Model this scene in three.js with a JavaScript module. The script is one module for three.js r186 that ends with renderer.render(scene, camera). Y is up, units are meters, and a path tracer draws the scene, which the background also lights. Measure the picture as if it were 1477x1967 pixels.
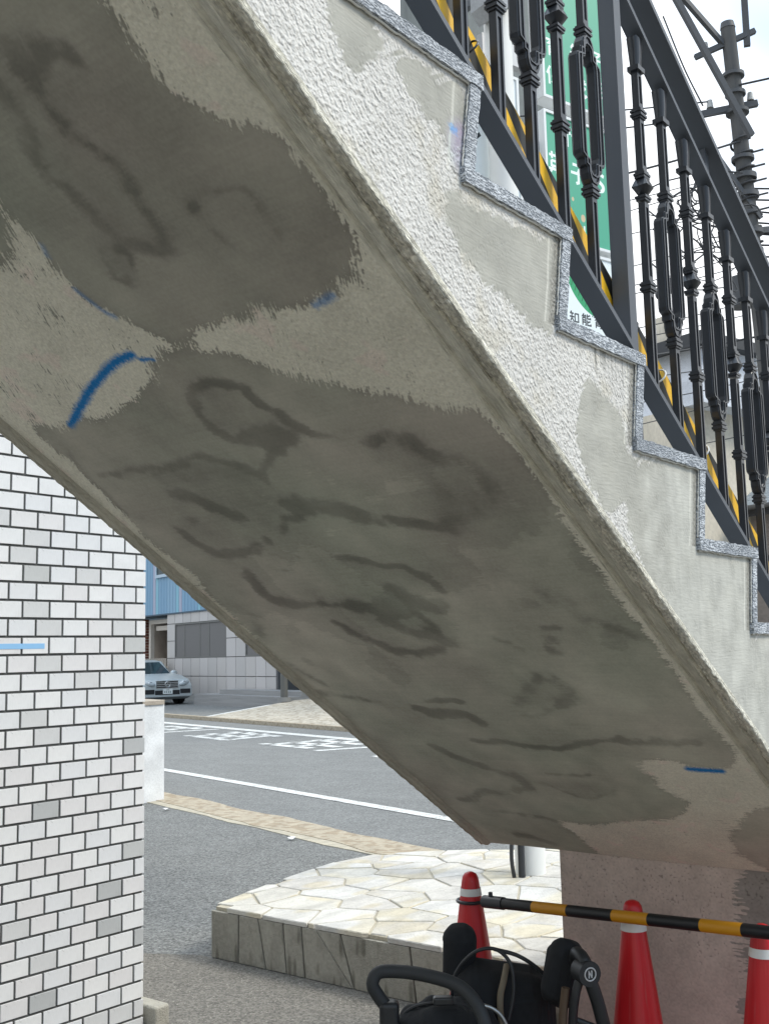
import * as THREE from 'three';
import { mergeGeometries } from 'three/addons/utils/BufferGeometryUtils.js';
import { RoundedBoxGeometry } from 'three/addons/geometries/RoundedBoxGeometry.js';

// ---------------------------------------------------------------- camera
// x runs down the stair, y is up, z runs across the stair; the eye stands at x = z = 0
const scene = new THREE.Scene();
const camera = new THREE.PerspectiveCamera(50.8, 768 / 1024, 0.05, 900);
{
  const yaw = 0.6698, pitch = 0.1313, roll = -0.0234;
  const fw = new THREE.Vector3(Math.cos(yaw) * Math.cos(pitch), Math.sin(pitch), -Math.sin(yaw) * Math.cos(pitch));
  const rt = new THREE.Vector3(Math.sin(yaw), 0, Math.cos(yaw));
  const up = new THREE.Vector3().crossVectors(rt, fw);
  camera.position.set(0, 1.45, 0);
  camera.up.copy(up.clone().multiplyScalar(Math.cos(roll)).addScaledVector(rt, -Math.sin(roll)));
  camera.lookAt(camera.position.clone().add(fw));
}

// ---------------------------------------------------------------- noise
function hash(x, y, s) {
  let h = Math.imul(x | 0, 374761393) ^ Math.imul(y | 0, 668265263) ^ Math.imul(s | 0, 1442695041);
  h = Math.imul(h ^ (h >>> 13), 1274126177);
  return ((h ^ (h >>> 16)) >>> 0) / 4294967296;
}
function noise(x, y, s = 0) {
  const xi = Math.floor(x), yi = Math.floor(y);
  let fx = x - xi, fy = y - yi;
  fx = fx * fx * (3 - 2 * fx); fy = fy * fy * (3 - 2 * fy);
  const a = hash(xi, yi, s), b = hash(xi + 1, yi, s), c = hash(xi, yi + 1, s), d = hash(xi + 1, yi + 1, s);
  return a + (b - a) * fx + (c - a) * fy + (a - b - c + d) * fx * fy;
}
function fbm(x, y, s, o = 4) {
  let v = 0, a = 0.5, t = 0;
  for (let i = 0; i < o; i++) { v += a * noise(x, y, s + i * 17); t += a; x *= 2.03; y *= 2.03; a *= 0.5; }
  return v / t;
}
function rng(seed) { let k = 0; return () => hash(k++, seed * 7 + 3, seed); }
const clamp = (v, a = 0, b = 1) => Math.min(b, Math.max(a, v));
const sstep = (a, b, v) => { const t = clamp((v - a) / (b - a)); return t * t * (3 - 2 * t); };
const mix = (a, b, t) => a + (b - a) * t;

// ---------------------------------------------------------------- sky and sun: bright overcast
const SKY_ZENITH = 1.55;
{
  const w = 1024, h = 512, d = new Float32Array(w * h * 4);
  for (let j = 0; j < h; j++) {
    const el = (j / (h - 1) - 0.5) * Math.PI, s = Math.max(0, Math.sin(el));
    for (let i = 0; i < w; i++) {
      const az = i / w * Math.PI * 2;
      // clouds on a sphere without a seam
      const cx = Math.cos(az) * Math.cos(el), cz = Math.sin(az) * Math.cos(el), cy = Math.sin(el);
      const n = fbm(cx * 2.2 + cy * 1.7 + 9, cz * 2.2 - cy * 1.3 + 5, 55, 5);
      const c = sstep(0.34, 0.66, n);
      const L = (1 + 2 * s) / 3 * SKY_ZENITH;
      const k = el < 0 ? 0.35 : 1;
      const o = (j * w + i) * 4;
      d[o] = L * k * mix(0.40, 1.04, c); d[o + 1] = L * k * mix(0.53, 1.06, c); d[o + 2] = L * k * mix(0.70, 1.08, c); d[o + 3] = 1;
    }
  }
  const t = new THREE.DataTexture(d, w, h, THREE.RGBAFormat, THREE.FloatType);
  t.mapping = THREE.EquirectangularReflectionMapping; t.magFilter = THREE.LinearFilter; t.needsUpdate = true;
  scene.background = t; scene.environment = t;
}
const sun = new THREE.DirectionalLight(new THREE.Color(1, 0.94, 0.83), 1.5);
sun.position.set(10, 17, 11); sun.target.position.set(2, 0, -3);
sun.castShadow = true; sun.shadow.radius = 30; sun.shadow.mapSize.set(2048, 2048);
Object.assign(sun.shadow.camera, { left: -30, right: 30, top: 30, bottom: -30, near: 0.5, far: 80 });
scene.add(sun); scene.add(sun.target);
sun.name = 'sun';

const renderer = new THREE.WebGLRenderer({ antialias: true });
renderer.toneMapping = THREE.LinearToneMapping;
renderer.toneMappingExposure = 1.78;
renderer.shadowMap.enabled = true;

// ---------------------------------------------------------------- helpers
const V = (x, y, z) => new THREE.Vector3(x, y, z);
const taken = {};
function numbered(n) { const k = taken[n] = (taken[n] ?? -1) + 1; return k ? n + '_' + String(k).padStart(3, '0') : n; }
function mesh(name, geo, mat, parent = scene) {
  const m = new THREE.Mesh(geo, mat); m.castShadow = m.receiveShadow = true;
  m.name = parent === scene ? numbered(name) : name; parent.add(m); return m;
}
function tag(o, label, category, group) { o.userData.label = label; o.userData.category = category; if (group) o.userData.group = group; return o; }
function thing(name, label, category, pos = [0, 0, 0], group) {
  const g = new THREE.Group(); g.name = numbered(name); g.position.set(...pos); scene.add(g); return tag(g, label, category, group);
}
function structure(name, geo, mat) { const m = mesh(name, geo, mat); m.userData.kind = 'structure'; return m; }
const box = (x0, x1, y0, y1, z0, z1) => new THREE.BoxGeometry(x1 - x0, y1 - y0, z1 - z0).translate((x0 + x1) / 2, (y0 + y1) / 2, (z0 + z1) / 2);
const tube = (pts, r, seg = 24, rs = 8, closed = false) => new THREE.TubeGeometry(new THREE.CatmullRomCurve3(pts.map((p) => V(...p)), closed), seg, r, rs, closed);
function rod(a, b, r, r2 = r, rs = 10) {
  const A = V(...a), B = V(...b), d = B.clone().sub(A), L = d.length();
  const g = new THREE.CylinderGeometry(r2, r, L, rs); g.translate(0, L / 2, 0);
  g.applyQuaternion(new THREE.Quaternion().setFromUnitVectors(V(0, 1, 0), d.normalize())); return g.translate(A.x, A.y, A.z);
}
function beam(a, b, w, h, upv = V(0, 1, 0)) {            // box between two points, w across, h along upv
  const A = V(...a), B = V(...b), z = B.clone().sub(A), L = z.length(); z.normalize();
  const x = new THREE.Vector3().crossVectors(upv, z).normalize(), y = new THREE.Vector3().crossVectors(z, x);
  const g = new THREE.BoxGeometry(w, h, L); const m = new THREE.Matrix4().makeBasis(x, y, z);
  g.applyMatrix4(m); return g.translate((A.x + B.x) / 2, (A.y + B.y) / 2, (A.z + B.z) / 2);
}
function merge(list) { return mergeGeometries(list.map((g) => { const q = g.index ? g.toNonIndexed() : g; return q; })); }
function boxUV(geo, s = 1) {                              // uv in metres / s from the side each face points to
  const g = geo.index ? geo.toNonIndexed() : geo, p = g.attributes.position, n = p.count, uv = new Float32Array(n * 2);
  const a = V(), b = V(), c = V(), e = V(), f = V();
  for (let i = 0; i < n; i += 3) {
    a.fromBufferAttribute(p, i); b.fromBufferAttribute(p, i + 1); c.fromBufferAttribute(p, i + 2);
    e.subVectors(b, a); f.subVectors(c, a); e.cross(f);
    const ax = Math.abs(e.x), ay = Math.abs(e.y), az = Math.abs(e.z);
    [a, b, c].forEach((v, k) => {
      let u, w;
      if (ay >= ax && ay >= az) { u = v.x; w = v.z; } else if (ax >= az) { u = v.z; w = v.y; } else { u = v.x; w = v.y; }
      uv[(i + k) * 2] = u / s; uv[(i + k) * 2 + 1] = w / s;
    });
  }
  g.setAttribute('uv', new THREE.BufferAttribute(uv, 2)); return g;
}
function dataTex(w, h, fn, srgb = true, repeat = true) {  // fn(x, y, out) gives linear rgb
  const d = new Uint8Array(w * h * 4), o = [0, 0, 0];
  const enc = (v) => { v = clamp(v); return srgb ? (v <= 0.0031308 ? 12.92 * v : 1.055 * Math.pow(v, 1 / 2.4) - 0.055) * 255 : v * 255; };
  for (let j = 0; j < h; j++) for (let i = 0; i < w; i++) {
    fn(i, j, o); const k = (j * w + i) * 4;
    d[k] = enc(o[0]); d[k + 1] = enc(o[1]); d[k + 2] = enc(o[2]); d[k + 3] = 255;
  }
  const t = new THREE.DataTexture(d, w, h, THREE.RGBAFormat);
  t.magFilter = THREE.LinearFilter; t.minFilter = THREE.LinearMipmapLinearFilter; t.generateMipmaps = true;
  if (srgb) t.colorSpace = THREE.SRGBColorSpace;
  if (repeat) t.wrapS = t.wrapT = THREE.RepeatWrapping;
  t.needsUpdate = true; return t;
}
// noise that tiles over w x h cells
function tnoise(x, y, w, h, s) {
  const xi = Math.floor(x), yi = Math.floor(y); let fx = x - xi, fy = y - yi;
  fx = fx * fx * (3 - 2 * fx); fy = fy * fy * (3 - 2 * fy);
  const m = (v, k) => ((v % k) + k) % k, x0 = m(xi, w), x1 = m(xi + 1, w), y0 = m(yi, h), y1 = m(yi + 1, h);
  const a = hash(x0, y0, s), b = hash(x1, y0, s), c = hash(x0, y1, s), d = hash(x1, y1, s);
  return a + (b - a) * fx + (c - a) * fy + (a - b - c + d) * fx * fy;
}
const std = (c, rough = 0.8, extra = {}) => new THREE.MeshStandardMaterial({ color: new THREE.Color().setRGB(...c), roughness: rough, ...extra });
function canvas(w, h) { const c = document.createElement('canvas'); c.width = w; c.height = h; return [c, c.getContext('2d')]; }
function canvasTex(c) { const t = new THREE.CanvasTexture(c); t.colorSpace = THREE.SRGBColorSpace; t.wrapS = t.wrapT = THREE.RepeatWrapping; return t; }
function prism(poly, y0, y1, ch) {                        // convex polygon [x, z], upright, with a chamfered top
  const n = poly.length, cx = poly.reduce((s, p) => s + p[0], 0) / n, cz = poly.reduce((s, p) => s + p[1], 0) / n, pos = [];
  let area = 0; poly.forEach((p, i) => { const q = poly[(i + 1) % n]; area += p[0] * q[1] - q[0] * p[1]; });
  const P = area > 0 ? poly.slice().reverse() : poly;
  const inn = P.map((p) => { const dx = p[0] - cx, dz = p[1] - cz, l = Math.hypot(dx, dz); const k = Math.max(0.2, 1 - ch / l); return [cx + dx * k, cz + dz * k]; });
  const tri = (a, b, c) => pos.push(...a, ...b, ...c);
  for (let i = 0; i < n; i++) {
    const j = (i + 1) % n, a = P[i], b = P[j], c = inn[i], d = inn[j];
    tri([cx, y1, cz], [c[0], y1, c[1]], [d[0], y1, d[1]]);
    tri([c[0], y1, c[1]], [a[0], y1 - ch, a[1]], [b[0], y1 - ch, b[1]]); tri([c[0], y1, c[1]], [b[0], y1 - ch, b[1]], [d[0], y1, d[1]]);
    tri([a[0], y1 - ch, a[1]], [a[0], y0, a[1]], [b[0], y0, b[1]]); tri([a[0], y1 - ch, a[1]], [b[0], y0, b[1]], [b[0], y1 - ch, b[1]]);
  }
  const g = new THREE.BufferGeometry(); g.setAttribute('position', new THREE.Float32BufferAttribute(pos, 3)); g.computeVertexNormals(); return boxUV(g);
}
function clipPoly(poly, nx, nz, c) {                      // keep nx*x + nz*z <= c
  const out = [];
  poly.forEach((p, i) => {
    const q = poly[(i + 1) % poly.length], a = nx * p[0] + nz * p[1] - c, b = nx * q[0] + nz * q[1] - c;
    if (a <= 0) out.push(p);
    if ((a < 0 && b > 0) || (a > 0 && b < 0)) { const t = a / (a - b); out.push([p[0] + (q[0] - p[0]) * t, p[1] + (q[1] - p[1]) * t]); }
  });
  return out;
}

// ================================================================ surfaces
function asphaltTex(seed, c, speck, con = 1) {
  return dataTex(1024, 1024, (i, j, o) => {
    const x = i / 1024, y = j / 1024;
    const big = tnoise(x * 6, y * 6, 6, 6, seed) * 0.6 + tnoise(x * 17, y * 17, 17, 17, seed + 1) * 0.4;
    const f = hash(i, j, seed + 2), g = tnoise(x * 256, y * 256, 256, 256, seed + 3), g2 = tnoise(x * 128, y * 128, 128, 128, seed + 5);
    let k = 0.82 + 0.22 * (big - 0.2) + ((sstep(0.25, 0.8, g) - 0.45) * 0.75 + (sstep(0.3, 0.75, g2) - 0.45) * 0.5 + (f - 0.5) * 0.3) * con;
    if (hash(i >> 2, j >> 2, seed + 4) > 1 - speck) k = k * 1.5 + 0.7;
    o[0] = c[0] * k; o[1] = c[1] * k; o[2] = c[2] * k;
  });
}
const grainBump = dataTex(512, 512, (i, j, o) => { const v = 0.5 * tnoise(i / 3, j / 3, 171, 171, 31) + 0.5 * tnoise(i / 6, j / 6, 86, 86, 32); o[0] = o[1] = o[2] = v; }, false);
const asphaltMat = new THREE.MeshStandardMaterial({ map: asphaltTex(40, [0.170, 0.174, 0.167], 0.005, 0.72), roughness: 0.92, bumpMap: grainBump, bumpScale: 0.004 });
const roadMat = new THREE.MeshStandardMaterial({ map: asphaltTex(50, [0.186, 0.191, 0.185], 0.002, 0.5), roughness: 0.93, bumpMap: grainBump, bumpScale: 0.003 });
function sheet(poly, y, s) {                              // flat polygon [x, z] at height y
  const g = new THREE.ShapeGeometry(new THREE.Shape(poly.map((p) => new THREE.Vector2(p[0], -p[1])))); g.rotateX(-Math.PI / 2); g.translate(0, y, 0);
  return boxUV(g, s);
}
function slab(poly, y, s, t = 0.03) {                     // the same with real thickness below
  const g = new THREE.ExtrudeGeometry(new THREE.Shape(poly.map((p) => new THREE.Vector2(p[0], -p[1]))), { depth: t, bevelEnabled: false }); g.rotateX(-Math.PI / 2); g.translate(0, y - t, 0);
  return boxUV(g, s);
}
const far = (a, b, c, d) => [[a, c], [b, c], [b, d], [a, d]];
structure('ground', sheet(far(-300, 300, -300, 300), 0, 1.7), asphaltMat);

// brownish yard paving, its colour darkened for the shade under the stair
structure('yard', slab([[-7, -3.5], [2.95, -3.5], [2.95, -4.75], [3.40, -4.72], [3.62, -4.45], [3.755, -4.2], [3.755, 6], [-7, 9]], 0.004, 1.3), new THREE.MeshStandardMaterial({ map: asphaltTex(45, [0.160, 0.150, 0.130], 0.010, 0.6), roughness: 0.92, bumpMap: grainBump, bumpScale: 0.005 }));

// the road: n points across it, r along it
const RN = [0.962, 0.272], RR = [-0.272, 0.962];
const road = (n, t) => [RN[0] * n + RR[0] * t, RN[1] * n + RR[1] * t];
const lane = (n0, n1, t0, t1) => [road(n0, t0), road(n1, t0), road(n1, t1), road(n0, t1)];
structure('road', slab(lane(5.05, 11.62, -130, 110), 0.006, 1.9), roadMat);
const gutterTex = dataTex(512, 512, (i, j, o) => {
  const n = tnoise(i / 40, j / 40, 13, 13, 60) * 0.5 + tnoise(i / 9, j / 9, 57, 57, 61) * 0.5, f = hash(i, j, 62), d = sstep(0.52, 0.7, tnoise(i / 26, j / 26, 20, 20, 63));
  const k = 0.75 + 0.35 * n + (f - 0.5) * 0.25; o[0] = mix(0.42, 0.33, d) * k; o[1] = mix(0.365, 0.27, d) * k; o[2] = mix(0.275, 0.19, d) * k;
});
const gutterMat = new THREE.MeshStandardMaterial({ map: gutterTex, roughness: 0.9, bumpMap: grainBump, bumpScale: 0.004 });
{
  // ragged strips: the concrete has crumbled along both sides
  const strip = (n0, n1, a, s) => { const p = []; for (let t = -40; t <= 40; t += 0.12) p.push(road(n1 + (fbm(t * 1.7, s, 64, 4) - 0.5) * a, t)); for (let t = 40; t >= -40; t -= 0.12) p.push(road(n0 + (fbm(t * 1.9, s + 5, 65, 4) - 0.5) * a, t)); return p; };
  const g = structure('gutter', slab(strip(4.70, 5.08, 0.16, 1), 0.009, 0.9), gutterMat);
  mesh('gutter_edge', slab(strip(4.62, 4.75, 0.10, 9), 0.0055, 0.5), stuccoMat([0.46, 0.42, 0.33], 66, 1, 0.004), g);
}
// painted lines and lettering on the road
const paintTex = dataTex(512, 512, (i, j, o) => {
  const w = tnoise(i / 5, j / 5, 102, 102, 70) * 0.6 + tnoise(i / 30, j / 30, 17, 17, 71) * 0.4, k = sstep(0.62, 0.74, w);
  const f = hash(i, j, 72) * 0.08; o[0] = mix(0.62, 0.27, k) - f; o[1] = mix(0.63, 0.27, k) - f; o[2] = mix(0.61, 0.26, k) - f;
});
const paintMat = new THREE.MeshStandardMaterial({ map: paintTex, roughness: 0.75 });
{
  const l1 = structure('lane_line', sheet([road(6.06, -60), road(6.21, -60), road(6.12, 60), road(5.97, 60)], 0.011, 0.8), paintMat);
  structure('edge_line', sheet(lane(10.45, 10.72, -60, 60), 0.011, 0.8), paintMat);
  // four big characters painted along the lane, worn, read only as strokes from here
  const strokes = [];
  const put = (t, n, dt, dn, w) => { const a = road(n, t), b = road(n + dn, t + dt); strokes.push(boxUV(beam([a[0], 0.0105, a[1]], [b[0], 0.0105, b[1]], w, 0.003), 0.8)); };
  const glyphs = [-22.4, -19.4, -16.4, -13.2];
  glyphs.forEach((t0, gi) => {
    const q = rng(300 + gi), n0 = 8.95, W = 2.3;
    for (let b = 0; b < 3; b++) put(t0 + 0.1 + q() * 0.2, n0 + 0.15 + b * 0.5, W - 0.3 - q() * 0.6, (q() - 0.5) * 0.1, 0.2);
    for (let b = 0; b < 3; b++) put(t0 + 0.35 + b * 0.75 + q() * 0.2, n0 + q() * 0.15, (q() - 0.5) * 0.5, 1.15 + q() * 0.3, 0.18);
  });
  const g = merge(strokes); const m = structure('road_lettering', g, paintMat);
}

// ---------------------------------------------------------------- stair: measures
const ZS = -0.9533, ZF = -2.2655, NX = 1.4958, NY = 2.4420, GO = 0.3003, RI = 0.187, LEAN = 0.0336, SL = 0.625;
const nose = (n) => [NX + GO * n, NY - RI * n];
const soffitY = (x) => 2.8766 - SL * x;
const CS = 1 / Math.hypot(1, SL), PU = [SL * CS, CS];     // unit normal of the slope, pointing up
const SOFFIT_END = 3.378;
const PATCHES = [
  [[734, 1292], [800, 1122], [847, 1139], [868, 1138], [897, 1146], [921, 1142], [948, 1139], [970, 1142], [984, 1141], [1002, 1116], [1021, 1105], [1039, 1096], [1041, 1065], [1053, 1046], [1073, 1034], [1095, 1028], [1129, 1025], [1170, 1030], [1200, 1031], [1237, 1031], [1267, 1038], [1284, 1061], [1308, 1098], [1316, 1128], [1327, 1196], [1320, 1232], [1310, 1304], [1307, 1345], [1316, 1397], [1309, 1474], [1331, 1505], [1327, 1538], [1301, 1577], [1269, 1600], [1241, 1626], [1205, 1651], [1175, 1657], [1146, 1658], [1109, 1653], [1081, 1636], [1058, 1642], [1041, 1648], [1018, 1638], [1003, 1638], [945, 1660]],
  [[985, 1659], [1009, 1648], [1037, 1658], [1060, 1669], [1066, 1704], [1084, 1716], [1088, 1773], [1088, 1825]],
  [[1418, 2160], [1424, 2100], [1441, 2045], [1426, 1995], [1443, 1924], [1426, 1875], [1415, 1790], [1387, 1697], [1343, 1631], [1338, 1575], [1354, 1489], [1375, 1441], [1408, 1405], [1441, 1356], [1468, 1301], [1505, 1244], [1521, 1196], [1555, 1151], [1578, 1098], [1574, 1060], [1585, 1048], [1608, 1039], [1647, 1032], [1712, 1029], [1799, 1027], [1906, 1033], [2006, 1036], [2078, 1052], [2147, 1046], [2255, 1040], [2389, 1043], [2535, 1046], [2669, 1039], [2741, 1045], [2795, 1106], [2771, 1180], [2760, 1233], [2761, 1307], [2803, 1347], [2842, 1333], [2897, 1341], [2919, 1343], [2949, 1307], [2973, 1280], [3021, 1315], [3072, 1366], [3102, 1462], [3139, 1602], [3164, 1725], [3159, 1799], [3205, 1815], [3237, 1805], [3287, 1795], [3374, 1786], [3410, 1787], [3481, 2331], [3358, 2303], [1991, 2202], [1971, 2180], [1897, 2190], [1816, 2197], [1667, 2177], [1546, 2161], [1478, 2168]],
  [[2968, 1023], [2986, 1101], [3059, 1174], [3141, 1226], [3192, 1257], [3271, 1262], [3332, 1239], [3403, 1188]],
  [[1179, 1763], [1179, 1747], [1202, 1753], [1227, 1759], [1218, 1772], [1202, 1775]],
];
const RINGS = [
  [22, 0.5, [[870, 1426], [891, 1440], [925, 1453], [957, 1469], [993, 1488], [1014, 1486], [1034, 1470], [1072, 1471], [1103, 1466], [1132, 1456], [1152, 1421], [1163, 1383]]],
  [20, 0.45, [[862, 1354], [883, 1355], [912, 1378], [938, 1377], [963, 1385], [979, 1363], [1001, 1355], [1026, 1341], [1051, 1340], [1091, 1360], [1113, 1367], [1146, 1356]]],
  [12, 0.5, [[870, 1248], [882, 1255]]],
  [30, 0.5, [[838, 1351], [852, 1319], [863, 1290]]],
  [8, 0.5, [[1120, 1514], [1131, 1477], [1159, 1469], [1177, 1481], [1188, 1520], [1179, 1554], [1154, 1544], [1123, 1521]]],
  [12, 0.35, [[1118, 1272], [1106, 1228], [1116, 1167], [1145, 1151], [1210, 1152]]],
  [10, 0.3, [[1210, 1152], [1224, 1219], [1193, 1261], [1151, 1272], [1119, 1267]]],
  [16, 0.75, [[1570, 1504], [1561, 1555], [1564, 1616], [1534, 1643], [1493, 1657], [1465, 1655], [1418, 1595], [1415, 1560], [1440, 1506], [1451, 1484], [1491, 1485], [1518, 1453], [1543, 1449], [1565, 1431]]],
  [9, 0.5, [[1565, 1431], [1594, 1401], [1609, 1358]]],
  [30, 0.6, [[1559, 1564], [1561, 1526], [1571, 1485]]],
  [12, 0.6, [[1589, 1533], [1605, 1579], [1646, 1641]]],
  [14, 0.55, [[1573, 2113], [1581, 2030], [1585, 1939], [1587, 1849], [1584, 1770], [1599, 1718], [1626, 1680], [1654, 1655], [1676, 1650]]],
  [26, 0.8, [[1666, 1942], [1683, 1887], [1714, 1873], [1754, 1843]]],
  [20, 0.7, [[1775, 2048], [1819, 2053], [1869, 2016], [1864, 1941], [1852, 1855]]],
  [16, 0.6, [[1739, 1974], [1742, 1965]]],
  [14, 0.6, [[1832, 1817], [1835, 1808]]],
  [14, 0.6, [[1809, 1741], [1794, 1716], [1774, 1653]]],
  [26, 0.75, [[1746, 1653], [1742, 1606], [1763, 1553], [1789, 1504]]],
  [14, 0.6, [[1789, 1504], [1818, 1458], [1818, 1415], [1851, 1388], [1862, 1331]]],
  [14, 0.45, [[1609, 1322], [1603, 1285], [1611, 1262], [1615, 1221], [1647, 1217], [1674, 1192]]],
  [10, 0.4, [[1603, 1285], [1664, 1331]]],
  [9, 0.55, [[1904, 1781], [1909, 1775]]],
  [8, 0.5, [[1904, 1668], [1918, 1626], [1942, 1598], [1957, 1542], [1984, 1460]]],
  [24, 0.4, [[1642, 1229], [1677, 1210], [1698, 1170], [1713, 1136], [1765, 1131], [1802, 1147], [1830, 1192], [1843, 1244], [1863, 1294]]],
  [12, 0.5, [[1863, 1294], [1861, 1348], [1820, 1411]]],
  [12, 0.5, [[1961, 1524], [1984, 1476], [2022, 1459], [2059, 1466]]],
  [18, 0.6, [[2061, 1604], [2079, 1538], [2101, 1507]]],
  [34, 0.3, [[2091, 1217], [2099, 1190], [2119, 1175]]],
  [14, 0.55, [[2196, 1276], [2201, 1242]]],
  [26, 0.4, [[2181, 1158], [2195, 1123], [2234, 1092], [2254, 1060]]],
  [16, 0.55, [[1941, 1972], [1986, 2005], [2034, 2009], [2058, 1975], [2068, 1896], [2066, 1774]]],
  [34, 0.4, [[1979, 1999], [2035, 2003], [2062, 1972]]],
  [20, 0.4, [[2092, 2127], [2143, 2165], [2213, 2194]]],
  [8, 0.5, [[1932, 1889], [1942, 1856]]],
  [36, 0.6, [[2081, 1763], [2104, 1720], [2095, 1656], [2067, 1595]]],
  [24, 0.6, [[2060, 1590], [2090, 1544], [2102, 1511]]],
  [20, 0.6, [[2160, 1715], [2129, 1656], [2119, 1598], [2148, 1577], [2182, 1571], [2200, 1628], [2191, 1676], [2160, 1715]]],
  [18, 0.6, [[2144, 1873], [2182, 1857], [2221, 1817], [2282, 1778], [2277, 1709], [2261, 1635]]],
  [30, 0.55, [[2230, 1601], [2246, 1563]]],
  [12, 0.45, [[1910, 1653], [1940, 1603], [1955, 1542], [1983, 1472], [2020, 1465], [2063, 1472]]],
  [18, 0.45, [[2320, 2207], [2363, 2184], [2415, 2155]]],
  [16, 0.45, [[2451, 2216], [2495, 2149], [2498, 2029]]],
  [14, 0.5, [[2491, 1850], [2498, 1721]]],
  [18, 0.55, [[2535, 1909], [2561, 1871], [2558, 1758], [2596, 1718]]],
  [18, 0.55, [[2733, 1994], [2790, 1955], [2835, 1895]]],
  [9, 0.4, [[2232, 1441], [2261, 1414], [2286, 1390]]],
  [26, 0.5, [[2239, 1283], [2272, 1294]]],
  [26, 0.45, [[2498, 1536], [2442, 1469], [2389, 1420], [2397, 1379], [2427, 1347], [2472, 1348], [2511, 1412]]],
  [16, 0.4, [[2511, 1412], [2561, 1495], [2555, 1551]]],
  [12, 0.45, [[2485, 1817], [2500, 1720]]],
  [18, 0.55, [[2538, 1907], [2564, 1876], [2552, 1756], [2594, 1726]]],
  [22, 0.55, [[2736, 1992], [2785, 1981], [2809, 1913], [2854, 1853], [2899, 1794], [2940, 1794]]],
  [14, 0.65, [[2689, 1829], [2693, 1745], [2708, 1683], [2732, 1628], [2717, 1539], [2682, 1464], [2666, 1334]]],
  [20, 0.6, [[2666, 1334], [2665, 1228], [2665, 1124]]],
  [22, 0.5, [[3075, 2121], [3004, 1994], [2988, 1903], [2962, 1808]]],
  [14, 0.5, [[2857, 1670], [2861, 1601], [2845, 1528]]],
  [10, 0.4, [[2914, 1741], [2941, 1708], [2981, 1659], [2986, 1573], [2968, 1505], [2885, 1461]]],
  [26, 0.5, [[3288, 2051], [3304, 1997], [3328, 1929]]],
  [16, 0.4, [[3143, 2033], [3132, 1876], [3159, 1827]]],
  [16, 0.35, [[1500, 2138], [1563, 2163], [1632, 2172], [1697, 2163]]],
];
const BLUE_MARKS = [
  [13, 1, [[1437, 2035], [1407, 1969], [1364, 1865], [1336, 1775], [1323, 1707], [1323, 1673]]],
  [7, 0.8, [[1338, 1666], [1342, 1635]]],
  [9, 0.35, [[1086, 1635], [1106, 1646]]],
  [9, 0.4, [[1175, 1657], [1234, 1641], [1245, 1629]]],
  [10, 0.45, [[1329, 1192], [1321, 1145]]],
  [14, 1, [[2796, 1203], [2798, 1114]]],
];
const FACE_PATCHES = [
  [[1094, 2407], [1185, 2452], [1227, 2387], [1180, 2307], [1167, 2281], [1132, 2311], [1110, 2350]],
  [[1227, 2382], [1314, 2395], [1452, 2406], [1454, 2330], [1412, 2268], [1373, 2294], [1338, 2298], [1297, 2331], [1258, 2358]],
  [[1406, 2220], [1420, 2193], [1499, 2205], [1711, 2207], [1754, 2204], [1711, 2031], [1641, 2030], [1580, 2049], [1491, 2073], [1416, 2115], [1374, 2165]],
  [[1840, 1972], [1893, 1961], [1990, 1919], [2010, 1846], [1999, 1748], [1899, 1713], [1831, 1772], [1786, 1836], [1798, 1898]],
  [[2005, 1840], [2399, 1867], [2339, 1675], [2682, 1664], [2630, 1482], [2853, 1469], [2783, 1138], [2467, 1327], [2201, 1504], [2048, 1603], [1989, 1705]],
];

// masks drawn as strokes and outlines, in millimetres on the surface
function maskCanvas(w, h, toPx, draw) { const [c, g] = canvas(w, h); g.fillStyle = '#000'; g.fillRect(0, 0, w, h); draw(g, toPx); const d = g.getImageData(0, 0, w, h).data, f = new Float32Array(w * h); for (let i = 0; i < w * h; i++) f[i] = d[i * 4] / 255; return f; }
function blur(f, w, h, r) {
  const t = new Float32Array(w * h);
  for (let pass = 0; pass < 2; pass++) {
    for (let j = 0; j < h; j++) { let s = 0; for (let i = -r; i <= r; i++) s += f[j * w + clamp(i, 0, w - 1)]; for (let i = 0; i < w; i++) { t[j * w + i] = s / (2 * r + 1); s += f[j * w + Math.min(w - 1, i + r + 1)] - f[j * w + Math.max(0, i - r)]; } }
    for (let i = 0; i < w; i++) { let s = 0; for (let j = -r; j <= r; j++) s += t[clamp(j, 0, h - 1) * w + i]; for (let j = 0; j < h; j++) { f[j * w + i] = s / (2 * r + 1); s += t[Math.min(h - 1, j + r + 1) * w + i] - t[Math.max(0, j - r) * w + i]; } }
  }
  return f;
}
function curve(g, pts, P) { g.beginPath(); const q = pts.map(P); g.moveTo(...q[0]); for (let i = 1; i < q.length - 1; i++) g.quadraticCurveTo(q[i][0], q[i][1], (q[i][0] + q[i + 1][0]) / 2, (q[i][1] + q[i + 1][1]) / 2); g.lineTo(...q[q.length - 1]); }
function fillPolys(g, list, P) { g.fillStyle = '#fff'; for (const l of list) { g.beginPath(); l.forEach((p, i) => (i ? g.lineTo(...P(p)) : g.moveTo(...P(p)))); g.closePath(); g.fill(); } }
function softStrokes(g, list, P, mm) {
  g.lineCap = g.lineJoin = 'round';
  for (const [w, a, pts] of list) for (const [k, q] of [[2.1, 0.18], [1.6, 0.24], [1.1, 0.3], [0.65, 0.3]]) { g.strokeStyle = `rgba(255,255,255,${a * q})`; g.lineWidth = Math.max(1, w * k / mm); curve(g, pts, P); g.stroke(); }
}

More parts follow.
